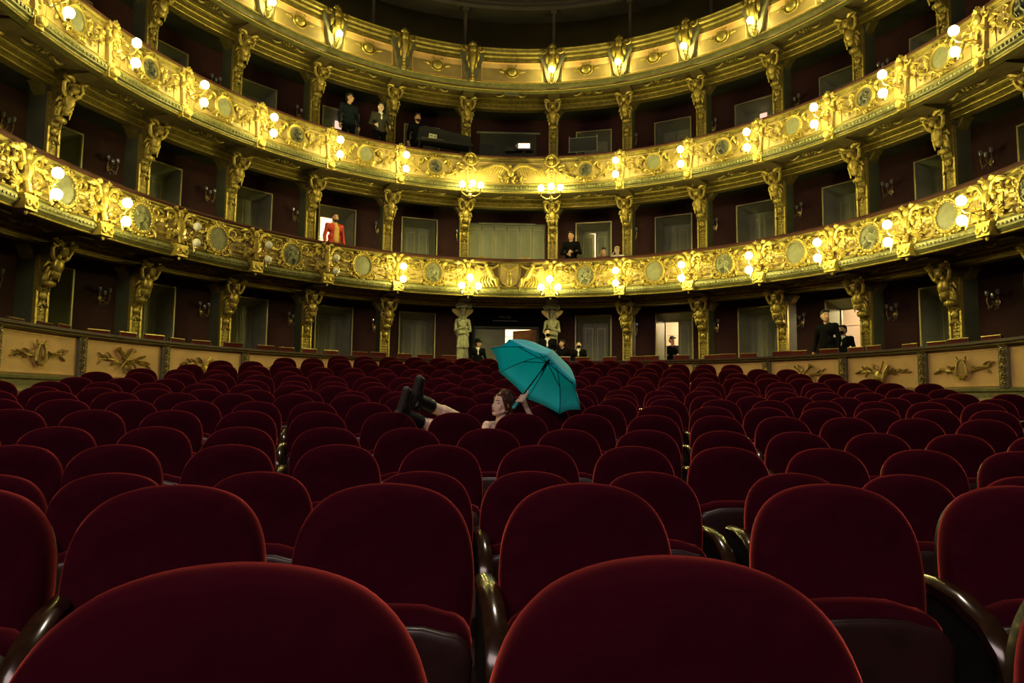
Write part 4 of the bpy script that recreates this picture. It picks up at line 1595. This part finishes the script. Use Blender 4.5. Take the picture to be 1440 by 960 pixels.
# ------------------------------------------------------------------ stone caryatids
for k, ph in ((-1, COLS[7]), (1, COLS[8])):
    s = k
    o = empty('caryatid_statue', 'greenish stone draped statue carrying the balcony on the %s of the stalls entrance' % ('left' if k < 0 else 'right'), 'statue', frame(ph, R + PC - .08, H(.12)), 'statues of the stalls entrance')
    b = MB().box((0, .1, .42), (.46, .46, .84)).box((0, .1, .04), (.54, .54, .08)).box((0, .1, .87), (.54, .54, .08))
    part('plinth', b, M['stone'], o)
    z = .92
    Q = Matrix.Rotation(-s * .35, 3, 'Z')
    hp, q = head_prims((0, -.02, z + 1.36), Q, .95)
    pr = hp + [('c', (0, .02, z + 1.14), (0, 0, z + 1.28), .05, .05), ('c', (-.15, 0, z + 1.12), (.15, 0, z + 1.12), .06, .06), ('c', (0, 0, z + 1.06), (0, 0, z + .82), .13, .11),
               ('c', (-.05, 0, z + .78), (.05, 0, z + .78), .125, .125), ('c', (-.06, 0, z + .75), (-.07, -.03, z + .06), .115, .10), ('c', (.06, 0, z + .75), (.07, .02, z + .06), .115, .10),
               ('c', (s * .17, 0, z + 1.12), (s * .21, -.04, z + .86), .05, .042), ('c', (s * .21, -.04, z + .86), (-s * .02, -.15, z + .92), .042, .032),
               ('c', (-s * .17, 0, z + 1.12), (-s * .22, -.02, z + .84), .05, .042), ('c', (-s * .22, -.02, z + .84), (s * .02, -.16, z + .76), .042, .034),
               ('e', (-.07, -.10, z + .03), (.05, .10, .04)), ('e', (.07, -.08, z + .03), (.05, .10, .04))]
    # hair and drapery folds belong to the carved stone
    pr += [('e', q(0, .02, .06), (.088, .10, .08), Q), ('c', q(-.075, .03, -.02), (-.09, .0, z + 1.14), .035, .03), ('c', q(.075, .03, -.02), (.09, .0, z + 1.14), .035, .03)]
    for i in range(6):
        x = -.15 + .06 * i
        pr.append(('c', (x * .8, -.10, z + .74), (x, -.125, z + .36 + .02 * (i % 2)), .018, .03))
        pr.append(('c', (x * .9, -.085, z + .36), (x, -.10, z + .05), .016, .026))
    pr += [('c', (s * .15, -.08, z + 1.10), (-s * .14, -.13, z + .80), .035, .03), ('c', (s * .12, -.09, z + 1.02), (-s * .15, -.12, z + .70), .025, .03)]
    hn = []
    hand(hn, V3(-s * .02, -.15, z + .92), V3(-s, -.1, .1), V3(0, 0, 1), V3(0, .6, -.3), .95, .4)
    hand(hn, V3(s * .02, -.16, z + .76), V3(s, -.1, -.1), V3(0, 0, 1), V3(0, .6, -.3), .95, .4)
    blob('figure', pr + hn, .012, M['stone'], o, smooth_it=2)
    b = MB()
    b.box((0, .0, z + 1.60), (.34, .34, .10)).box((0, .0, z + 1.52), (.24, .26, .08))
    for sg_ in (-1, 1):
        scroll(b, sg_ * .16, z + 1.50, .07, PI / 2, 1.1, .022, -sg_, .14)
    b.box((0, .24, z + .8), (.24, .10, 1.7))
    part('capital', b, M['stone'], o)
    b = MB()
    for sg_ in (-1, 1):
        b.prism([(sg_ * .10, z + 1.46), (sg_ * .30, z + 1.46), (sg_ * .29, z + 1.38), (sg_ * .2, z + 1.30), (sg_ * .1, z + 1.22)], .05, .18)
    part('side_bracket', b, M['gilt'], o)

# ------------------------------------------------------------------ people in the boxes


def stand(px, py, rho, floor, hgt, face=0.0):
    ph, q = plan_hit(px, py, rho)
    return frame(ph, rho, H(floor)) @ Matrix.Rotation(face, 4, 'Z')


person('man in dark jacket with short hair, looking aside, standing leftmost in the middle balcony', stand(491, 150, R + .82, 6.15, 1.8), 1.80, 'cloth_navy', 'cloth_black', yaw=.75, arms='down', tilt=-.1)
person('man in dark olive pullover leaning at the rail beside a pilaster, middle balcony', stand(535, 160, R + .72, 6.15, 1.8), 1.72, 'cloth_olive', 'cloth_black', yaw=-.15, arms='rail', shirt='cloth_white', skin='skin_pale')
person('bearded man in black standing behind the sound desk of the middle balcony', stand(587, 170, R + 1.02, 6.15, 1.8), 1.76, 'cloth_black', 'cloth_black', beard=True, arms='down')
person('bearded man in open red jacket and yellow shirt before a lit door', stand(471, 310, R + PC - .30, 2.95, 1.8), 1.78, 'cloth_red', 'cloth_black', arms='down', shirt='cloth_yellow', beard=True, yaw=-.2)
person('man in black shirt with folded hands beside the half open door, lower balcony', stand(803, 335, R + PC - .05, 2.95, 1.8), 1.80, 'cloth_black', 'cloth_black', arms='fold', yaw=-.3)
person('dark-haired person seated low behind the lower balcony rail, resting head on hands', stand(849, 352, R + .42, 2.98, 1.6), 1.42, 'cloth_plum', 'cloth_black', seated=True, arms='face', yaw=.3, tilt=.3)
person('blond person in pale top seated low behind the lower balcony rail beside a pilaster', stand(868, 352, R + .62, 3.0, 1.6), 1.46, 'cloth_white', 'cloth_black', hair='hair_blond', skin='skin_pale', seated=True, arms='face', yaw=.5, tilt=.35)
person('usher in black suit and hat turned towards the left statue', stand(672, 492, R + PC - .35, .12, 1.6), 1.50, 'cloth_black', 'cloth_black', yaw=1.2, shirt='cloth_white', cap='cloth_black')
person('tall usher in black suit and black face mask in front of the right statue', stand(770, 478, R + PC - .45, .12, 1.8), 1.83, 'cloth_black', 'cloth_black', mask=True, shirt='cloth_white', yaw=.3, skin='skin_pale')
person('person in black turned away, half hidden behind the umbrella edge', stand(791, 490, R + PC - .4, .12, 1.6), 1.52, 'cloth_black', 'cloth_black', yaw=-1.2)
person('usher in black suit and face mask standing below a closed green door', stand(814, 494, R + PC - .5, .12, 1.6), 1.47, 'cloth_black', 'cloth_black', mask=True, shirt='cloth_white', yaw=.2, skin='skin_pale')
person('dark silhouette with bowed head in the bright open doorway', stand(946, 478, R + WALL + .75, .12, 1.75), 1.78, 'cloth_black', 'cloth_black', yaw=.9, tilt=.3)
person('long-haired person in dark top at the left of the bright doorway', stand(934, 488, R + WALL + .9, .12, 1.6), 1.50, 'cloth_plum', 'cloth_black', yaw=-.4, hair_long=True)
person('large man in black jacket standing in a ground box before an open door', stand(1162, 455, R + .62, .12, 1.85), 1.90, 'cloth_black', 'cloth_black', yaw=1.0)
person('usher in black suit with white collar and face mask in the open box doorway', stand(1186, 465, R + PC + .55, .12, 1.75), 1.66, 'cloth_black', 'cloth_black', mask=True, shirt='cloth_white')

# ------------------------------------------------------------------ sound desk and equipment in the middle balcony
ph, q = plan_hit(618, 190, R + .62)
o = empty('sound_desk', 'long black sound desk with a small lettered card, behind the middle balcony rail', 'sound desk', frame(ph, R + .44, H(6.15)))
dz = q.z - H(6.15) - .95
b = MB().prism([(-.62, .66), (.85, .60), (.85, .95), (-.45, 1.10), (-.58, 1.04)], 0, .30, Matrix.Translation((0, 0, dz)))
part('hood', b, M['black'], o)
b = MB().box((.1, -.06, .62 + dz), (1.55, .36, .06))
part('table_top', b, M['black'], o)
lm = MB().box((0, 0, (.59 + dz) / 2), (.05, .05, .59 + dz)).mesh('leg', M['iron'])
for x in (-.6, .8):
    for y in (-.16, .2):
        ob('leg', lm, o, Matrix.Translation((x, y, 0)))
c = MB().box((0, 0, 0), (.22, .012, .13))
lc = o.matrix_world.inverted() @ plan_hit(608, 193, R + .50)[1]
cd = part('card', c, M['paper'], o, Matrix.Translation((lc.x, -.012, lc.z)) @ Matrix.Rotation(.08, 4, 'Y'))
letters('M A', .11, cd, Matrix.Translation((0, -.008, 0)) @ RX, M['ink'])
b = MB().box((-.25, -.18, .665 + dz), (.6, .10, .03))
part('fader_strip', b, M['sidegreen'], o)

ph, q = plan_hit(737, 204.5, R + .62)
o = empty('projector', 'projector with a lit white panel standing behind the middle balcony eagle', 'projector', frame(ph, R + .72, H(6.15)))
pz = q.z - H(6.15)
b = MB().box((0, .06, pz), (.50, .24, .24)).box((-.40, .06, pz - .08), (.26, .2, .12))
part('case', b, M['black'], o)
b = MB().box((0, -.075, pz), (.33, .03, .13))
part('lit_panel', b, mat('lit_screen', (1, .9, .8), .5, emit=(1.0, .78, .62), estr=1.3), o)
b = MB().tube([(-.20, -.06, pz - .02), (-.20, -.12, pz - .02)], .045, 12)
part('lens', b, M['crystal'], o)
b = MB().box((0, .06, (pz - .12) / 2), (.08, .08, pz - .12)).box((0, .06, .02), (.4, .3, .04))
part('stand', b, M['iron'], o)
ph, q = plan_hit(688, 208, R + .72)
o = empty('equipment_case', 'black equipment case left of the projector in the middle balcony', 'case', frame(ph, R + .72, H(6.15)))
pz = plan_hit(688, 203, R + .72)[1].z - H(6.15)
b = MB().box((0, .12, pz / 2), (.56, .3, pz))
part('body', b, M['black'], o)
b = MB().tube([(-.1, -.035, pz - .1), (-.1, -.07, pz - .06), (.1, -.07, pz - .06), (.1, -.035, pz - .1)], .012, 5)
part('handle', b, M['iron'], o)
ph, q = plan_hit(820, 203, R + .80)
o = empty('monitor', 'black framed monitor on a stand behind the middle balcony rail', 'monitor', frame(ph, R + .80, H(6.15)))
pz = q.z - H(6.15)
b = MB().box((0, .02, pz), (.74, .05, .40))
part('screen', b, M['black'], o)
b = MB()
for s in (-1, 1):
    b.tube([(s * .39, 0, pz - .22), (s * .39, 0, pz + .25)], .014, 5)
b.tube([(-.42, -.04, pz - .22), (.42, -.04, pz - .22)], .014, 5).tube([(-.39, 0, pz + .20), (.39, 0, pz + .20)], .010, 5)
part('frame', b, M['crystal'], o)
b = MB().tube([(0, .04, .02), (0, .04, pz - .2)], .025, 6).box((0, .04, .02), (.5, .3, .03))
part('stand', b, M['iron'], o)

# two gilt round-topped chairs in the central box
for s, px in ((-1, 676), (1, 738)):
    ph, q = plan_hit(px, 358, R + .5)
    o = empty('gilt_chair', 'round-topped gilt chair behind the rail of the central box, %s one' % ('left' if s < 0 else 'right'), 'chair', frame(ph, R + .5, H(2.95)), 'gilt chairs of the central box')
    pts = [(-.25, .45)] + [(.27 * math.cos(PI - PI * i / 12), .78 + .16 * math.sin(PI * i / 12)) for i in range(13)] + [(.25, .45)]
    part('backrest', MB().prism(pts, 0, .06, bev=.015), M['gilt'], o)
    part('seat', MB().box((0, .28, .44), (.5, .5, .08)), M['leather'], o)
    lm = MB().tube([(0, 0, 0), (0, 0, .42)], [.018, .026], 6).mesh('leg', M['gilt'])
    for x in (-.22, .22):
        for y in (.06, .5):
            ob('leg', lm, o, Matrix.Translation((x, y, 0)))

# ------------------------------------------------------------------ loose chairs behind the ground parapet
b = MB().box((0, 0, .86), (.36, .035, .28))
ch_b = b.mesh('backrest', M['leather'])
b = MB().box((0, -.005, 1.0), (.39, .042, .014))
ch_t = b.mesh('top_rail', M['brass'])
ch_p = MB().box((0, 0, .74), (.020, .04, .52)).mesh('back_post', M['chairwood'])
b = MB().box((0, .22, .45), (.43, .42, .07))
ch_s = b.mesh('seat', M['leather'])
b = MB().tube([(0, 0, 0), (0, 0, .44)], [.016, .022], 6)
ch_l = b.mesh('leg', M['chairwood'])
r3 = random.Random(5)
for i, (a, b_) in enumerate(BAYS):
    if i == CENTRE or i in (0, len(BAYS) - 1):
        continue
    k = i - CENTRE
    for n, f_ in enumerate((.2, .5, .8)):
        ph = a + (b_ - a) * (f_ + r3.uniform(-.06, .06))
        T = frame(ph, R + .05 + r3.uniform(0, .25), H(.12)) @ Matrix.Rotation(r3.uniform(-.3, .3), 4, 'Z')
        o = empty('box_chair', 'red leather chair behind the parapet, %s of its box, %s' % (['left', 'middle', 'right'][n], where(k)), 'chair', T, 'chairs in the ground boxes')
        for me in (ch_b, ch_t, ch_s):
            ob(me.name.split('.')[0], me, o)
        for x in (-.19, .19):
            ob('back_post', ch_p, o, Matrix.Translation((x, 0, 0)))
        for x in (-.18, .18):
            for y in (.03, .40):
                ob('leg', ch_l, o, Matrix.Translation((x, y, 0)))
# ------------------------------------------------------------------ the red seats
def outline(n=10):
    """half widths of the velvet back from the top down"""
    h = [(0, 0), (.003, .05), (.009, .09), (.019, .127), (.033, .160), (.053, .188), (.080, .213), (.118, .234), (.170, .249), (.25, .256), (.34, .252), (.44, .236), (.46, .21)]
    # refine the hand-measured outline
    hh_ = []
    for i in range(len(h) - 1):
        p0, p1, p2, p3 = h[max(i - 1, 0)], h[i], h[i + 1], h[min(i + 2, len(h) - 1)]
        if i == 0:
            p0 = (h[1][0], -h[1][1])
        for t in (0, .5):
            hh_.append(tuple(.5 * (2 * b_ + (c_ - a_) * t + (2 * a_ - 5 * b_ + 4 * c_ - d_) * t * t + (3 * b_ - a_ - 3 * c_ + d_) * t ** 3) for a_, b_, c_, d_ in zip(p0, p1, p2, p3)))
    hh_.append(h[-1])
    r = [(w, -d) for d, w in hh_]
    return r + [(-w, z) for w, z in reversed(r[1:])]


OUT = [(x * .957, z) for x, z in outline()]


def cushioned(poly, y_front, y_back, cz, curve=.35, puff=.016, rnd_=.022, back=True):
    """soft pad: rounded rim, slightly domed, bent around the sitter"""
    b = MB()
    n = len(poly)

    def ringp(k, y):
        return [(x * k, y - curve * (x * k) ** 2, cz + (z - cz) * k) for x, z in poly]
    f, bk = y_front, y_back
    rings = [ringp(.0, f - puff), ringp(.35, f - puff), ringp(.7, f - puff * .8), ringp(.88, f - puff * .3), ringp(.955, f + rnd_ * .35), ringp(.99, f + rnd_), ringp(1.0, f + rnd_ * 2), ringp(1.0, bk - rnd_), ringp(.985, bk - .006), ringp(.95, bk)]
    if back:
        rings.append(ringp(.0, bk))
    b.grid(rings, close=True)
    return b


LEAN = Matrix.Rotation(-.13, 4, 'X')
BT = Matrix.Translation((0, .02, SEAT_H)) @ LEAN


def moved(b, T):
    q = MB()
    q.add(b.v, b.f, T)
    return q


me_back = moved(cushioned(OUT, -.045, .035, -.24), BT).mesh('backrest', M['velvet'], 60)
sh = [(x * .955, z * .97 - .014) for x, z in OUT]
me_shell = moved(cushioned(sh, .026, .062, -.24, puff=-.0, rnd_=.006), BT).mesh('back_shell', M['lacquer'], 50)


def rrect(w0, w1, z0, z1, r, arch=0.0):
    """rounded plate, w0 half width at the bottom, w1 at the top, slightly arched upper edge"""
    pts = []
    for i in range(5):
        a = PI + PI / 2 * i / 4
        pts.append((-w0 + r + r * math.cos(a), z0 + r + r * math.sin(a)))
    for i in range(5):
        a = -PI / 2 + PI / 2 * i / 4
        pts.append((w0 - r + r * math.cos(a), z0 + r + r * math.sin(a)))
    for i in range(5):
        a = PI / 2 * i / 4
        pts.append((w1 - r + r * math.cos(a), z1 - r + r * math.sin(a)))
    for i in range(1, 6):
        x = (w1 - r) * (1 - 2 * i / 6)
        pts.append((x, z1 + arch * (1 - (x / w1) ** 2)))
    for i in range(5):
        a = PI / 2 + PI / 2 * i / 4
        pts.append((-w1 + r + r * math.cos(a), z1 - r + r * math.sin(a)))
    return pts


me_cush = cushioned(rrect(.215, .235, .20, .600, .07, .022), -.165, -.065, .4, curve=.10, puff=.0, rnd_=.024).mesh('seat_cushion', M['velvet'], 60)
me_board = cushioned(rrect(.215, .232, .19, .572, .07, .020), -.195, -.150, .4, curve=.10, puff=.0, rnd_=.006).mesh('seat_board', M['lacquer'], 50)
rot = Matrix(((0, 1, 0, 0), (1, 0, 0, 0), (0, 0, 1, 0), (0, 0, 0, 1)))
b = MB()
path = [(.06, .655), (-.06, .662), (-.16, .650), (-.25, .615), (-.31, .56), (-.335, .49)]
rows = []
for y, z in path:
    rows.append([(-.030, y, z - .012), (-.020, y, z), (0, y, z + .004), (.020, y, z), (.030, y, z - .012), (.026, y + .01, z - .040), (-.026, y + .01, z - .040)])
b.grid(rows, close=True)
b.f.append(tuple(range(7)))
b.f.append(tuple(35 + i for i in range(7))[::-1])
me_arm = b.mesh('armrest', M['armwood'], 45)
b = MB()
b.prism([(.05, .0), (-.28, .0), (-.28, .04), (-.20, .10), (-.22, .40), (-.29, .56), (-.15, .63), (.05, .62)], -.014, .014, rot)
me_std = b.mesh('side_standard', M['iron'], 30)

ARM_X = .2825


def make_seat(T, label, full, arms):
    o = empty('theatre_seat', label, 'seat', T, 'red velvet seats of the stalls')
    ob('backrest', me_back, o)
    ob('seat_cushion', me_cush, o)
    if full:
        ob('back_shell', me_shell, o)
        ob('seat_board', me_board, o)
    for x in arms:
        ob('armrest', me_arm, o, Matrix.Translation((x, 0, 0)))
        if full:
            ob('side_standard', me_std, o, Matrix.Translation((x, 0, 0)))
    return o


MEASURED = {
    1: [340, 942, 1640], 2: [-52, 253, 547, 822, 1162, 1422], 3: [-10, 165, 370, 595, 748, 912, 1112, 1268, 1440],
    4: [25, 168, 328, 478, 621, 757, 890, 1021, 1158, 1292, 1430], 5: [-52, 85, 221, 340, 462, 576, 688, 799, 909, 1016, 1120, 1231, 1345, 1462],
    6: [20, 133, 243, 349, 449, 549, 641, 733, 826, 918, 1008, 1099, 1190, 1285, 1383],
    7: [-5, 91, 186, 276, 361, 442, 521, 601, 687, 770, 847, 925, 1001, 1077, 1155, 1233, 1313, 1395],
    8: [-12, 77, 165, 250, 330, 414, 493, 569, 645, 720, 795, 867, 938, 1012, 1084, 1157, 1231, 1305, 1383]}
PITCH = .566
ROW_WORD = ORD


def arc_param(px, d):
    """arc length along the row that lies d metres before the camera, from a pixel column"""
    r, u, f = cam_axes()
    v = r * ((px - 720) / FPX) - u * ((560 - 480) / FPX) + f
    rho = 12 + d
    ox, oy = CX - ROW_C.x, CY - ROW_C.y
    a = v.x ** 2 + v.y ** 2
    b_ = 2 * (ox * v.x + oy * v.y)
    c = ox ** 2 + oy ** 2 - rho ** 2
    t = (-b_ + math.sqrt(b_ * b_ - 4 * a * c)) / (2 * a)
    return math.atan2(ox + t * v.x, oy + t * v.y) * rho


NSEAT = 0
for k in range(1, 18):
    d = ROWD[k - 1]
    rho = 12 + d
    if k in MEASURED:
        S_ = [arc_param(px, d) for px in MEASURED[k]]
    else:
        c0 = arc_param(682, d) + ((k * 7) % 5 - 2) * .035
        S_ = [c0 + (j - (k - 1) / 2) * PITCH for j in range(-14, k + 14)]
    keep = []
    for s in S_:
        a = s / rho
        q = ROW_C + Vector((rho * math.sin(a), rho * math.cos(a), 0))
        m_ = math.hypot(q.x / ASP, q.y)
        if q.y > 0 and m_ > R - .57 - .46:
            continue
        if abs(q.x) > ASP * (R - .57) - .44:
            continue
        # skip what lies well outside the frame
        r, u, f = cam_axes()
        v = q - Vector((CX, CY, 0))
        dep = v.dot(f)
        px = 720 + FPX * v.dot(r) / max(dep, .1)
        if dep < .3 or px < -160 or px > 1700 or (k > 3 and (px < -.30 * FPX / dep or px > 1440 + .30 * FPX / dep)):
            continue
        keep.append((s, a, q))
    n = len(keep)
    for i, (s, a, q) in enumerate(keep):
        z = floor_at(d)
        T = Matrix(((math.cos(a), math.sin(a), 0, q.x), (-math.sin(a), math.cos(a), 0, q.y), (0, 0, 1, z), (0, 0, 0, 1)))
        arms = [ARM_X]
        if i == 0 or s - keep[i - 1][0] > PITCH * 1.12:
            arms.append(-ARM_X)
        make_seat(T, 'crimson velvet theatre seat, %s from the left in the %s row from the camera' % (ORD[i + 1], ORD[k]), k <= 9, arms if k <= 12 else arms[:1])
        NSEAT += 1
print('SEATS', NSEAT)

# ------------------------------------------------------------------ woman reclining across the seats
w = empty('person', 'auburn-haired woman with bare shoulders and black boots reclining across the seats, holding the teal umbrella', 'person')
cr = lambda px, py, t: cam_ray(px, py, t)
rt, up_, fw = cam_axes()
hc = cr(704.5, 569.0, 6.50)
# face looks to the viewer's left, a little up and towards the camera
face = (-rt * .74 - fw * .66 + up_ * .16).normalized()
upv = (up_ + rt * .10 - fw * .0)
upv = (upv - face * upv.dot(face)).normalized()
xax = (-face).cross(upv).normalized() * 1.0
Q = Matrix((xax, -face, upv)).transposed()
HS = 1.0
hp, q = head_prims(hc, Q, HS, True)
neck0 = cr(702.5, 597.5, 6.53)
shL = cr(685, 598.5, 6.36)                         # shoulder nearer to the camera
shR = cr(725, 604, 6.66)
chest = cr(695, 609, 6.46)
waist = cr(676, 622, 6.58)
hipc = cr(657, 636, 6.62)
elR = cr(757, 608, 6.62)
hub = Vector((-0.07451305, -3.0443258, 0.35334278 + CZ))
ax = Vector((0.57224756, 0.34612969, 0.74345609)).normalized()
grip = hub - ax * .47
wrR = cr(740, 572.5, 6.50)
elL = cr(672, 622, 6.22)
wrL = cr(655, 640, 6.30)
kneeU, knee2 = cr(655, 594, 6.42), cr(633, 609, 6.24)
ankU, ank2 = cr(588, 563, 6.06), cr(571, 586, 5.92)
hipU, hip2 = hipc + fw * .10, hipc - fw * .06
body = list(hp)
body += [('c', neck0, hc + Q @ Vector((0, .03, -.05)) * HS, .052, .047), ('c', shL, shR, .047, .047), ('c', shL + (chest - shL) * .5, chest + (shR - shL) * .2, .075, .085),
         ('c', chest, waist, .105, .095), ('c', chest + (shR - shL) * .25, waist, .10, .09), ('c', waist, hipc, .10, .125),
         ('c', neck0, shL, .046, .040), ('c', neck0, shR, .046, .040), ('c', neck0, chest, .055, .08),
         ('c', shL, elL, .046, .036), ('c', elL, wrL, .034, .024), ('c', shR, elR, .046, .037), ('c', elR, elR + (wrR - elR) * .35, .037, .036), ('c', elR + (wrR - elR) * .35, wrR, .036, .023),
         ('c', hipU, kneeU, .085, .060), ('c', hip2, knee2, .085, .060), ('c', kneeU, ankU, .068, .048), ('c', knee2, ank2, .068, .048),
         ('c', kneeU + (ankU - kneeU) * .2, kneeU + (ankU - kneeU) * .5, .066, .066), ('c', knee2 + (ank2 - knee2) * .2, knee2 + (ank2 - knee2) * .5, .066, .066)]
# collar bones
body += [('c', neck0 - fw * .035, shL - fw * .02 + up_ * .015, .014, .012)]
# right hand closed round the handle: fingers wrap the shaft, index stretched up
hd = (grip - wrR).normalized()
palm = grip + rt * .026 - fw * .006
body += [('c', wrR, palm - ax * .01, .025, .028), ('c', palm - ax * .03, palm + ax * .03, .023, .022)]
e1 = ax.cross(fw).normalized()
for i, (o_, rr) in enumerate(((.040, .0090), (.014, .0092), (-.013, .0090), (-.038, .0080))):
    c0 = grip + ax * o_
    pts = [c0 + rt * .030 - fw * .006]
    for a in (.3, 1.1, 1.9, 2.7):
        pts.append(c0 + (rt * math.cos(a) - fw * math.sin(a)) * .0255)
    for p0, p1 in zip(pts[:-1], pts[1:]):
        body.append(('c', p0, p1, rr, rr * .95))
body += [('c', palm + ax * .02 + rt * .004, grip + ax * .075 + rt * .026, .0125, .0110), ('c', grip + ax * .075 + rt * .026, grip + ax * .100 + rt * .014 - fw * .012, .0110, .009)]
hl = []
hand(hl, wrL, (wrL - elL), rt, -up_, .92, .4)
body += hl
blob('body', body, .0054, M['skin_pale'], w, smooth_it=4)
face_parts(w, q, Q, HS, M['lips'], M['hair_auburn'])
hr = [('e', q(0, .035, .052), (.086 * HS, .094 * HS, .084 * HS), Q), ('e', q(0, .070, -.005), (.080 * HS, .068 * HS, .085 * HS), Q), ('e', q(0, .085, -.075), (.055 * HS, .05 * HS, .045 * HS), Q),
      ('c', q(0, -.048, .088), q(-.05, -.018, .078), .016, .018), ('c', q(0, -.048, .088), q(.052, -.018, .070), .016, .020), ('c', q(-.02, .02, .12), q(.03, .03, .12), .035, .035), ('c', q(.066, -.02, .05), q(.078, .02, -.045), .024, .016), ('c', q(-.066, -.02, .05), q(-.078, .02, -.045), .024, .016),
      ('c', q(.05, .09, -.06), q(.06, .07, -.115), .03, .018)]
blob('hair', hr, .007, M['hair_auburn'], w, smooth_it=2)
b = MB()
b.ell(tuple(q(.088, .012, -.052)), .010, 8, 6)
b.ell(tuple(q(-.088, .012, -.052)), .010, 8, 6)
part('earring', b, M['gilt'], w)
# strapless dark dress
blob('dress', [('c', chest + (waist - chest) * .45, waist, .116, .108), ('c', chest + (shR - shL) * .22 + (waist - chest) * .4, waist, .112, .10), ('c', waist, hipc, .112, .14),
               ('c', hipU, hipU + (kneeU - hipU) * .55, .105, .09), ('c', hip2, hip2 + (knee2 - hip2) * .55, .105, .09)], .011, M['cloth_black'], w)
# laced boots crossed on top of the seat backs
for n, (kn, an, toe, heel) in enumerate(((kneeU, ankU, cr(590.5, 529, 5.97), cr(579, 573, 6.00)), (knee2, ank2, cr(572.5, 545, 5.84), cr(559, 590, 5.86)))):
    sd = (toe - heel).normalized()
    legd = (kn - an).normalized()
    pr = [('c', an + legd * .13, an, .072, .064), ('c', an, heel + (toe - heel) * .12 + legd * .045, .060, .048), ('c', an, heel + (toe - heel) * .5 + legd * .035, .05, .045),
          ('c', heel + (toe - heel) * .45 + legd * .03, heel + (toe - heel) * .90 + legd * .024, .044, .036)]
    bo = blob('boot', pr, .009, M['boot'], w, smooth_it=2)
    sp = [('c', heel + (toe - heel) * .05, heel + (toe - heel) * .5, .036, .034), ('c', heel + (toe - heel) * .5, heel + (toe - heel) * .93, .036, .034),
          ('c', heel + (toe - heel) * .02 - legd * .02, heel + (toe - heel) * .16 - legd * .02, .034, .034)]
    blob('sole', sp, .010, M['sole'], bo, smooth_it=1)
    b = MB()
    fr_ = (sd - legd * sd.dot(legd)).normalized()
    sv = legd.cross(fr_).normalized()
    for i in range(5):
        c0 = an + legd * (.015 + .024 * i) + fr_ * (.063 + .0016 * i)
        b.tube([c0 - sv * .028 - fr_ * .012, c0, c0 + sv * .028 - fr_ * .012], .0045, 5)
    part('laces', b, M['lace'], bo)

# ------------------------------------------------------------------ teal umbrella
um_ = empty('umbrella', 'open teal umbrella with black ribs, tilted, held up by the reclining woman', 'umbrella')
RAD, TH, DEP, RUN = .527, 4.1269, .295, .2117
e1 = ax.cross(Vector((0, 0, 1))).normalized()
e2 = ax.cross(e1)


def canopy_pt(k, t, dome=True):
    """k: rib position 0..8 (fraction between ribs allowed), t: 0 apex .. 1 rim"""
    k0 = math.floor(k)
    fr = k - k0

    def rib(kk):
        a = TH + kk * PI / 4
        prof = DEP * (1 - t ** 2.0)
        return (e1 * math.cos(a) + e2 * math.sin(a)) * RAD * t + ax * prof
    p0, p1 = rib(k0), rib(k0 + 1)
    p = p0 * (1 - fr) + p1 * fr
    # cloth sags in slightly between the ribs and the hem is scooped
    sc_ = 1 - .055 * 4 * fr * (1 - fr) * t ** 3
    return hub - ax * RUN + p * sc_


rows = []
for i in range(11):
    t = i / 10
    rows.append([canopy_pt(k / 6, t) for k in range(48)])
b = MB()
b.grid(rows, close=True)
cn = part('canopy', b, M['nylon'], um_, smooth=25)
so = cn.modifiers.new('s', 'SOLIDIFY')
so.thickness = .002
b = MB()
b.tube([hub - ax * .50, hub - ax * .22], .0075, 8).tube([hub - ax * .22, hub + ax * .125], .006, 8)
part('shaft', b, M['rib'], um_)
b = MB().tube([hub + ax * .12, hub + ax * .165], [.012, .006], 8)
part('ferrule', b, M['rib'], um_)
b = MB().tube([hub - ax * .075, hub + ax * .012], .015, 8).tube([hub - ax * .10, hub - ax * .07], .011, 8)
part('runner', b, M['rib'], um_)
b = MB().tube([hub - ax * .60, hub - ax * .585, hub - ax * .54, hub - ax * .50], [.012, .018, .017, .013], 10)
part('handle', b, M['handle'], um_)
b = MB().tube([hub - ax * .505, hub - ax * .49], .0165, 10)
part('collar', b, M['gilt'], um_)
for k in range(8):
    b = MB()
    b.tube([canopy_pt(k, t) - ax * .010 for t in (.03, .2, .4, .6, .8, 1.0)], .0036, 5)
    rb = part('rib', b, M['rib'], um_)
    b = MB()
    b.tube([hub, canopy_pt(k, .60) - ax * .012], .0042, 5)
    part('strut', b, M['rib'], rb)
